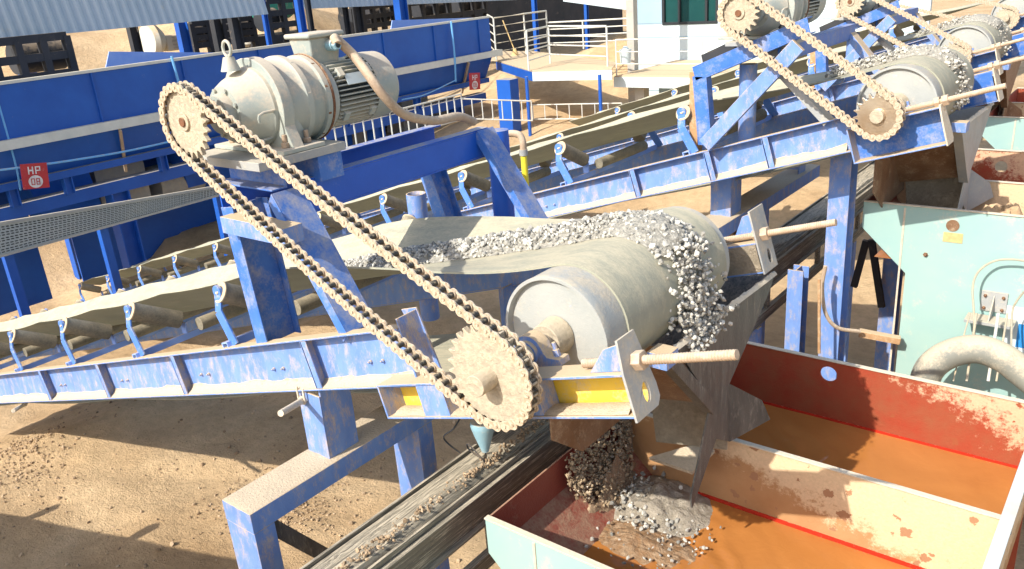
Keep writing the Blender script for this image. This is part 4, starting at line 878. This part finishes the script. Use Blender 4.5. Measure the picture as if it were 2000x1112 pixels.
for a_, b_ in ((3.2, 7.4), (8.2, 13.8), (14.4, 17.2), (18.1, 21)):
    mb = MB(); mb.box((XB-2.65, a_, GZ-1), (XB-2.6, b_, zf-1.0)); mb.build('shade_panel', 'deepfar', bs)  # added dark blue sheets standing in for the shade below the bin
    mb = MB(); mb.box((XB-2.0, a_+.3, -.3), (XB-1.2, a_+1.5, .9)); mb.cyl((XB-1.6, a_+1.8, .2), (XB-1.6, a_+3.0, .2), .45, n=20); mb.build('drive_unit', 'steel', bs)
for y in np.arange(4.2, y_end, 2.1):
    mb = MB(); mb.box((XB+.001, y, zf+.021), (XB+.045, y+.03, zt)); mb.build('stiffener', 'deepfar', bs)
for y in (4.4, 6.4, 7.5, 9.7, 11.2, 13.9, 15.3, 18.2):
    mb = MB(); mb.ibeam((XB-.3, y, zf-1.36), (XB-.3, y, zf-1.0), J, .18, .16, .02); mb.build('stub_post', 'deepfar', bs)
for y in (6.9, 10.4, 14.6): mb = MB(); mb.prism([(XB-.8, y, zf-1.0), (XB-2.2, y, zf-1.0), (XB-1.8, y+.3, zf-2.1), (XB-1.2, y+.3, zf-2.1)], J*1.3); mb.build('outlet_hopper', 'deep', bs)
for y in (5.1, 8.6, 12.6, 16.6, 20.2):
    mb = MB(); mb.ibeam((XB-.55, y, GZ-.3), (XB-.55, y, zf-1.62), J, .42, .35, .03); mb.build('column', 'deepfar', bs)
    mb = MB(); mb.bar((XB-.5, y+.3, zf-1.2), (XB+.1, y+.1, zf-.2), .06, .08); mb.build('knee_brace', 'hose', bs)
# pale blue chute sheets above the bin
for k, (pa, lab) in enumerate(((((205, 135), (212, 101), (425, 103), (440, 108), (340, 120)), 'pale blue sheet above the bin rail at left, before the sand bank'), (((762, 62), (765, 40), (950, 34), (950, 40), (850, 52)), 'pale blue sheet above the bin rail at right of the near motor'))):
    pts = [at(*p, X=XB-1.3) for p in pa]; mb = MB(); mb.prism(pts, I*.03); o = mb.build('chute_sheet', 'paleblue'); tag(o, lab, 'steel sheet')
# ropes
wire([gx(-5, 195), gx(30, 320), gx(40, 372)], .02, 'rope', 'blue rope hanging from the bin rail at the left edge', 'rope')
wire([gx(335, 110, XB+.08), gx(350, 165, XB+.08)], .03, 'rope', 'short blue rope over the bin rail behind the upper sprocket', 'rope')
wire([gx(881, 42, XB+.1), gx(888, 110, XB+.16), gx(890, 160, XB+.1)], .03, 'rope', 'pale rope strap over the bin panel at right', 'rope')
wire([gx(-5, 333, XB+.3), gx(60, 325, XB+.3), gx(150, 312, XB+.3), gx(250, 295, XB+.3), gx(340, 275, XB+.3)], .022, 'rope', 'long blue rope slung along the underside of the bin at left', 'rope')
wire([gx(785, 195, XB+.3), gx(830, 185, XB+.3), gx(890, 157, XB+.3)], .018, 'rope', 'pale blue rope sagging under the bin at right of the motor', 'rope')
# signs
def letters(ch, w_, h_):
    t = .22*w_; S = {'H': [(0, 0, t, h_), (w_-t, 0, w_, h_), (t, h_*.4, w_-t, h_*.6)], 'P': [(0, 0, t, h_), (t, h_-t, w_, h_), (w_-t, h_*.45, w_, h_-t), (t, h_*.38, w_, h_*.38+t)],
         '0': [(0, 0, t, h_), (w_-t, 0, w_, h_), (t, 0, w_-t, t), (t, h_-t, w_-t, h_)], '8': [(0, 0, t, h_), (w_-t, 0, w_, h_), (t, 0, w_-t, t), (t, h_-t, w_-t, h_), (t, h_*.5-t/2, w_-t, h_*.5+t/2)]}
    return S[ch]
def hp_sign(c, s, label, num=True, tilt=.10):
    r = thing('hydrant_sign', c, label, 'sign', 'red hydrant signs'); R = Matrix.Rotation(tilt, 3, 'X')
    def q(y, z, x=0): return V(c)+R@V((x, y*s, z*s))
    def rect(mb, y0, z0, y1, z1, x, th, m=0): mb.prism([q(y0, z0, x), q(y1, z0, x), q(y1, z1, x), q(y0, z1, x)], I*th, m)
    mb = MB(); rect(mb, -.5, -.5, .5, .5, 0, .01); mb.build('sign_panel', 'signred', r)
    mb = MB()
    for i, ch in enumerate('HP'):
        for a in letters(ch, .2, .3): rect(mb, -.24+.27*i+a[0], .08+a[1], -.24+.27*i+a[2], .08+a[3], .011, .004)
    mb.build('lettering', 'signwhite', r)
    mb = MB(); mb.prism([q(.27*math.cos(t), -.22+.25*math.sin(t), .011) for t in np.linspace(0, 2*PI, 25)[:-1]], I*.004); d = mb.build('number_disc', 'signwhite', r)
    mb = MB()
    for i, ch in enumerate('08'):
        for a in letters(ch, .14, .26): rect(mb, -.17+.19*i+a[0], -.35+a[1], -.17+.19*i+a[2], -.35+a[3], .016, .003)
    mb.build('number', 'signred', d)
c = gx(68, 344, XB+.35); hp_sign(c, .50, 'red HP 08 sign hanging under the blue bin at the left edge', tilt=-.14)
c = gx(927, 159, XB+.35); hp_sign(c, .52, 'small red HP sign under the blue bin near the deck', tilt=-.1)
# perforated walkway
XW = -15.4
wk = thing('perforated_walkway', (XW, 7, .5), 'grey perforated steel walkway panel running under the blue bin at left', 'walkway')
za, zb_ = at(200, 410, X=XW).z, at(200, 446, X=XW).z
mb = MB(); a0, a1 = at(-40, 447, X=XW), at(440, 365, X=XW); b0, b1 = at(-40, 512, X=XW), at(440, 378, X=XW)
nn = 60; v_ = []; f_ = []
mb.prism([a0, a1, b1, b0], I*-.02); mb.build('panel', 'grating', wk)
mb = MB(); mb.bar(a0+K*.03, a1+K*.03, .06, .05); mb.bar(b0, b1, .05, .04); mb.build('edge_rail', 'steel', wk)
mb = MB()
for i in range(64):
    for k in range(5):
        u = (i+.5)/64; w0 = (k+.6)/5.4; p = a0.lerp(a1, u).lerp(b0.lerp(b1, u), w0); s = .016*(1.25-u*.7)
        for dy in (-1.5, 1.5):
            for dz in (-1, 1): mb.box((p.x+.001, p.y+dy*s-s*.9, p.z+dz*s*1.1-s*.45), (p.x+.004, p.y+dy*s+s*.9, p.z+dz*s*1.1+s*.45))
h_ = mb.build('slots', 'dark', wk); h_['kind'] = 'stuff'
for y in (5.0, 6.7, 9.2): mb = MB(); mb.box((XW-.25, y, GZ-.2), (XW-.1, y+.15, .9)); mb.build('post', 'deepfar', wk)
# ladder like handrails at mid distance
def ladder(p, q, h_, n, label, mat='rail', r=.018):
    p, q = V(p), V(q); rt = thing('railing', p, label, 'railing', 'yard railings'); mb = MB()
    for z in (0, h_): mb.tube([p+K*z, q+K*z], r, 8)
    mb.build('rail', mat, rt); 
    for i in range(n+1): e = p.lerp(q, i/n); mb = MB(); mb.tube([e, e+K*h_], r*.8, 6); mb.build('baluster', mat, rt)
XL = -14.2
ladder(at(560, 330, X=XL), at(905, 232, X=XL), .62, 20, 'long galvanised ladder like railing behind the near blue beam', r=.022)
ladder(at(905, 232, X=XL), at(1040, 236, X=-13), .5, 7, 'short galvanised railing section between the long one and the sand heap')
ladder(at(1042, 233, Y=20), at(1215, 232, Y=20), .43, 7, 'pale low railing in front of the sand heap below the deck')
# ------------------------------------------------------------------ deck, rails
DZ = 1.75
p00 = at(958, 118, Z=DZ); dk = thing('elevated_deck', (-15, 20, GZ), 'elevated walkway deck with pale fascia and galvanised rails left of the white building', 'deck')
outl = [at(925, 118, Z=DZ), at(970, 118, Z=DZ), at(1040, 138, Z=DZ), at(1195, 134, Z=DZ), at(1205, 122, Z=DZ), at(1140, 112, Z=DZ), at(1040, 100, Z=DZ), at(960, 100, Z=DZ)]
mb = MB(); mb.prism(outl, K*-.03); mb.build('deck_boards', 'deckboard', dk)
e0, e1, e2 = outl[1], outl[2], outl[3]
mb = MB(); mb.bar(e1-K*.17, e2-K*.17, .06, .26); mb.build('fascia', 'white', dk)
mb = MB(); mb.bar(e0-K*.17, e1-K*.17, .06, .26); mb.build('fascia', 'deepfar', dk)
for px, py in ((1028, 150), (1171, 146)):
    q = at(px, py, Z=DZ-.1); mb = MB(); mb.tube([q, V((q.x, q.y, GZ))], .05, 8); mb.build('post', 'deepfar', dk)
q = at(1000, 150, Z=DZ-.1); mb = MB(); mb.box((q.x-.6, q.y, GZ), (q.x-.1, q.y+.4, DZ-.2)); mb.build('pier', 'deepfar', dk)
def rail(pts, h_, nb, label, posts=None, r=.028):
    pts = [V(p) for p in pts]; rt = thing('guard_rail', pts[0], label, 'guard rail', 'guard rails'); 
    for k in range(nb): mb = MB(); z = h_*(1-k/nb); mb.tube([p+K*z for p in pts], r if k == 0 else r*.75, 8); mb.build('rail', 'rail', rt)
    for p in (posts or pts): mb = MB(); mb.tube([p, p+K*h_], r, 8); mb.build('post', 'rail', rt)
rail([at(958, 104, Z=DZ), at(970, 118, Z=DZ), at(1028, 106, Z=DZ), at(1071, 98, Z=DZ)], 1.35, 5, 'tall five bar guard rail at the left end of the deck')
rail([at(1033, 138, Z=DZ), at(1075, 124, Z=DZ), at(1187, 130, Z=DZ)], 1.1, 4, 'four bar guard rail along the middle of the deck')
rail([at(1071, 98, Z=DZ), at(1140, 96, Z=DZ), at(1232, 92, Z=DZ)], .95, 4, 'back guard rail of the deck towards the white building')
# broom
q = at(1006, 108, Z=DZ); bm_ = thing('broom', q, 'straw broom leaning on the deck rail', 'broom')
mb = MB(); mb.tube([q+K*.15, at(982, 40, Y=q.y)], .02, 6); mb.build('handle', 'straw', bm_)
mb = MB(); mb.cyl(q+K*.22, q-K*.02, .05, .14, 12); mb.build('bristles', 'straw', bm_)
# ------------------------------------------------------------------ white building
YW = 24.5
wl_ = at(1233, 130, Y=YW); wr_ = at(1440, 130, Y=YW); zb2 = at(1233, 175, Y=YW).z
wh = thing('white_building', (wl_.x, YW, GZ), 'white cabin with pale blue upper cladding and a dark window behind the conveyors', 'building')
top = 9; x0, x1 = wl_.x, wl_.x+9
zc = at(1260, 46, Y=YW).z; zw = zc+.0
wx0, wx1, wz0 = at(1296, 46, Y=YW).x, at(1400, 46, Y=YW).x, at(1296, 46, Y=YW).z
mb = MB(); zz = GZ
mb.plate([(x0, GZ), (x1, GZ), (x1, top), (x0, top)], [[(wx0, wz0), (wx1, wz0), (wx1, wz0+1.6), (wx0, wz0+1.6)]], (0, YW, 0), I, K, J*.15)
mb.box((x0, YW+.151, GZ), (x0+.15, YW+6, top)); mb.build('wall', 'white', wh)
mb = MB(); z = zc
for k in range(7):
    z = zc-.02-k*.42
    if z > GZ: mb.box((x0-.01, YW-.012, z-.012), (x1, YW-.001, z+.012))
mb.build('cladding_joint', 'cladblue', wh)
mb = MB(); mb.box((x0, YW-.02, zc), (wx0-.05, YW-.001, top)); mb.build('upper_cladding', 'cladblue', wh)
wn = MB(); wn.box((wx0-.03, YW-.03, wz0-.05), (wx1+.03, YW+.1, wz0+.03)); 
for xx in (wx0, wx0+.55, wx1-.35, wx1): wn.box((xx-.04, YW-.02, wz0+.031), (xx+.04, YW+.1, wz0+1.6))
wf = wn.build('window', 'frame', wh); mb = MB(); mb.box((wx0, YW+.06, wz0), (wx1, YW+.08, wz0+1.6)); mb.build('pane', 'glass', wf)
# platform in front of it
q0, q1, q2 = at(1198, 150, Z=1.45), at(1420, 172, Z=1.45), at(1240, 134, Z=1.45)
pf = thing('cabin_platform', (q0.x, q0.y, GZ), 'white edged platform with sandy top in front of the white building', 'platform')
mb = MB(); mb.box((q0.x, q0.y, 1.15), (q0.x+8, YW-.05, 1.44)); mb.build('slab', 'white', pf, bevel=.01)
mb = MB(); mb.box((q0.x+.02, q0.y+.02, 1.441), (q0.x+8, YW-.06, 1.46)); mb.build('sandy_top', 'deckboard', pf)
for xx in (.4, 3.4, 6.4): mb = MB(); mb.box((q0.x+xx, q0.y+.5, GZ), (q0.x+xx+.3, q0.y+.8, 1.15)); mb.build('pillar', 'concrete', pf)
mb = MB(); mb.box((q0.x+.8, q0.y+1.2, GZ), (q0.x+8, q0.y+1.35, 1.149)); mb.build('base_wall', 'cladblue', pf)
rail([V((q0.x+.05, q0.y+.1, 1.46)), V((q0.x+2.7, q0.y+.1, 1.46)), V((q0.x+5.4, q0.y+.1, 1.46))], 1.0, 3, 'thin pale railing on the platform before the white building', r=.02)
# bucket and column beside building
q = at(1222, 125, Z=DZ); mb = MB(); mb.rev(q, K, [(0, .0), (0, .14), (.4, .18), (.42, .1), (.5, .04)], 20); o = mb.build('white_canister', 'white'); tag(o, 'small white canister at the foot of the pillar beside the white building', 'canister')
q = at(1222, 120, Z=DZ); mb = MB(); mb.box((q.x-.12, q.y+.3, GZ), (q.x+.12, q.y+.54, 7)); o = mb.build('concrete_pillar', 'concrete'); tag(o, 'pale concrete pillar left of the white building', 'pillar')
# ------------------------------------------------------------------ corrugated sheds at the top
def corrugated(name, pa, X, hgt, label, n=None, mat='roof'):
    a, b = at(*pa[0], X=X), at(*pa[1], X=X); d = b-a; L_ = d.length; d = d.normalized(); n = int(L_/.06); v_ = []
    for i in range(n+1):
        p = a+d*(L_*i/n); off = .03*(1 if i % 4 in (0, 1) else 0)
        v_ += [p+I*off, p+I*off+K*hgt-I*hgt*.25]
    m_ = MB(); m_.add(v_, [(2*i, 2*i+2, 2*i+3, 2*i+1) for i in range(n)]); o_ = m_.build(name, mat, smooth=False)
    s_ = o_.modifiers.new('s', 'SOLIDIFY'); s_.thickness = .01; tag(o_, label, 'roof sheet'); return o_
corrugated('corrugated_roof', ((-60, 84), (524, 28)), -21.5, 5.5, 'large pale grey blue corrugated roof sheet at the top left')
corrugated('corrugated_roof', ((594, 18), (1010, 0)), -23.5, 5.5, 'second corrugated roof sheet at the top, right of the gap')
# shed columns, each a thing of its own
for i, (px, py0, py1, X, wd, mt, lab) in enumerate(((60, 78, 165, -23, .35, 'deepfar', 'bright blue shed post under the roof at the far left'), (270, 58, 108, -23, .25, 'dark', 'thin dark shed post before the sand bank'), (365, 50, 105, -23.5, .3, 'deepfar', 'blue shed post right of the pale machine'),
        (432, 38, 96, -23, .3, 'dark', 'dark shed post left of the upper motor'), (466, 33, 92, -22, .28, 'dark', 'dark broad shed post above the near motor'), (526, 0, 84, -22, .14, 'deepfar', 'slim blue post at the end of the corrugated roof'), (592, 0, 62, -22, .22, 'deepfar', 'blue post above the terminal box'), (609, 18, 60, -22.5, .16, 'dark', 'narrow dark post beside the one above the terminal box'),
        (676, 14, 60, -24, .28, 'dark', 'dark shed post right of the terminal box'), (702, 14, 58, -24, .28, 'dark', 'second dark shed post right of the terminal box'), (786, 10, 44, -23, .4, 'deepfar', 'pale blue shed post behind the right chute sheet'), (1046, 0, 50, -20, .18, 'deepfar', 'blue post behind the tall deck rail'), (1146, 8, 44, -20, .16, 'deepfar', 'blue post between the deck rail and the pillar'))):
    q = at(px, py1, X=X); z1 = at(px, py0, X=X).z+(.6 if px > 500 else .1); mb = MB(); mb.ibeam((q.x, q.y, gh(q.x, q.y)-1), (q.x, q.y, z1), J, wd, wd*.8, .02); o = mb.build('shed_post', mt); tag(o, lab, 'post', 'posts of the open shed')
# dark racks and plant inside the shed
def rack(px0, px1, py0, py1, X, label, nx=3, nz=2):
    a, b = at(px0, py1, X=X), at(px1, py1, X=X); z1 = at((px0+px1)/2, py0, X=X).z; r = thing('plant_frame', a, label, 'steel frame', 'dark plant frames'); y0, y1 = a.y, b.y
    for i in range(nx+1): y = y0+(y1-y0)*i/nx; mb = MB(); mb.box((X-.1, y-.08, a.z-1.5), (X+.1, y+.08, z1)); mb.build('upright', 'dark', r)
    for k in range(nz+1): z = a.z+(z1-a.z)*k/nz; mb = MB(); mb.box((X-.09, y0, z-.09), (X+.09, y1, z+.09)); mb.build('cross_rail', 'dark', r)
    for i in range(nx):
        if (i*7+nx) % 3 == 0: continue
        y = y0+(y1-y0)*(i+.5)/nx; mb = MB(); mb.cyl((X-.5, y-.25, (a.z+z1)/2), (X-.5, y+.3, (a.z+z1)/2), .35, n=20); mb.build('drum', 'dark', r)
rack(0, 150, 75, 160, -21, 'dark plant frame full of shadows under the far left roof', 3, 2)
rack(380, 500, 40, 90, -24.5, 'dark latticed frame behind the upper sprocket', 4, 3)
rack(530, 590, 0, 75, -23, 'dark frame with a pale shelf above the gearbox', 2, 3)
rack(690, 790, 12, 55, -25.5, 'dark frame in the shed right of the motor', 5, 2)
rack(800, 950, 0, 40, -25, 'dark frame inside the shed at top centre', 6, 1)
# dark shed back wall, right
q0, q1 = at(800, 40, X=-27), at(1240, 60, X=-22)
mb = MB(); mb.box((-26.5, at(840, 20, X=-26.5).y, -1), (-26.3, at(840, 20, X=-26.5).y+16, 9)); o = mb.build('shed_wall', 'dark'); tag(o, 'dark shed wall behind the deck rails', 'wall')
mb = MB(); a = at(1100, 3, Y=27); mb.prism([a, at(1240, 22, Y=27), at(1240, -60, Y=30), a+K*2], J*.05); o = mb.build('awning_sheet', 'white'); tag(o, 'white awning corner at the top, left of the white building', 'awning')
# pale machine on the sand bank
q = at(350, 88, X=-27); pm = thing('pale_machine', q, 'pale tank like machine lying on the sand bank at upper left', 'machine')
mb = MB(); mb.rev(q+V((0, -1.1, .25)), J, [(0, 0), (0, .5), (.15, .58), (.3, .5), (.5, .3), (.5, 0)], 24); mb.build('drum_end', 'palemach', pm)
mb = MB(); mb.box(q+V((-.3, -.6, -.15)), q+V((.3, 1.2, .35))); mb.build('body', 'palemach', pm, bevel=.03)
mb = MB()
for k in range(4): mb.box(q+V((.31, -.4, -.1+.12*k)), q+V((.33, 1.1, -.05+.12*k)))
mb.build('grille', 'concrete', pm)
q = at(535, 22, X=-26); gm = thing('green_machine', q, 'green machine in the gap between the two corrugated roofs', 'machine')
mb = MB(); mb.rev(q+V((0, -1.2, 0)), V((0, 1, .25)), [(0, 0), (0, .55), (1.6, .7), (2.4, .5), (2.4, 0)], 24); mb.build('drum', 'machgreen', gm)
mb = MB(); mb.box(q+V((-.5, -1.4, -1.6)), q+V((.5, 1.4, -.75))); mb.build('base', 'dark', gm, bevel=.03)
q = at(480, 45, X=-26); mb = MB(); mb.rev(q+K*.3, -K, [(0, .0), (0, .3), (1.0, .32), (1.1, .2), (1.1, 0)], 20); o = mb.build('steel_barrel', 'palemach'); tag(o, 'pale upright barrel under the green machine', 'barrel')
q = at(345, 52, X=-28)
# debris on the near ground
it = []
for i in range(1500):
    x = random.uniform(-14, -3); y = random.uniform(.8, 7.5); r = random.choice((.008, .012, .018, .03))*random.uniform(.6, 1.2); it.append(((x, y, gh(x, y)+r*.2), r))
for i in range(700):
    a = random.gauss(0, 1); b = random.gauss(0, 1); x = -7.4+.45*a; y = 4.4+.3*b; it.append(((x, y, gh(x, y)+.01), random.uniform(.006, .02)))
for i in range(500):
    x = -11.5+.7*random.gauss(0, 1); y = 3.2+.25*random.gauss(0, 1)-.25*(x+11.5); it.append(((x, y, gh(x, y)+.008), random.uniform(.006, .024)))
stones('ground_pebbles', it, 'pebble', 'small sand coloured pebbles and lumps strewn over the yard ground', 'pebbles')
it = []
for i in range(500):
    t = random.random(); p = W1(random.uniform(-5, -.5), -.1, 0); it.append(((p.x, random.choice((2.75, 4.45))+random.gauss(0, .03), p.z+.03*0), .008))
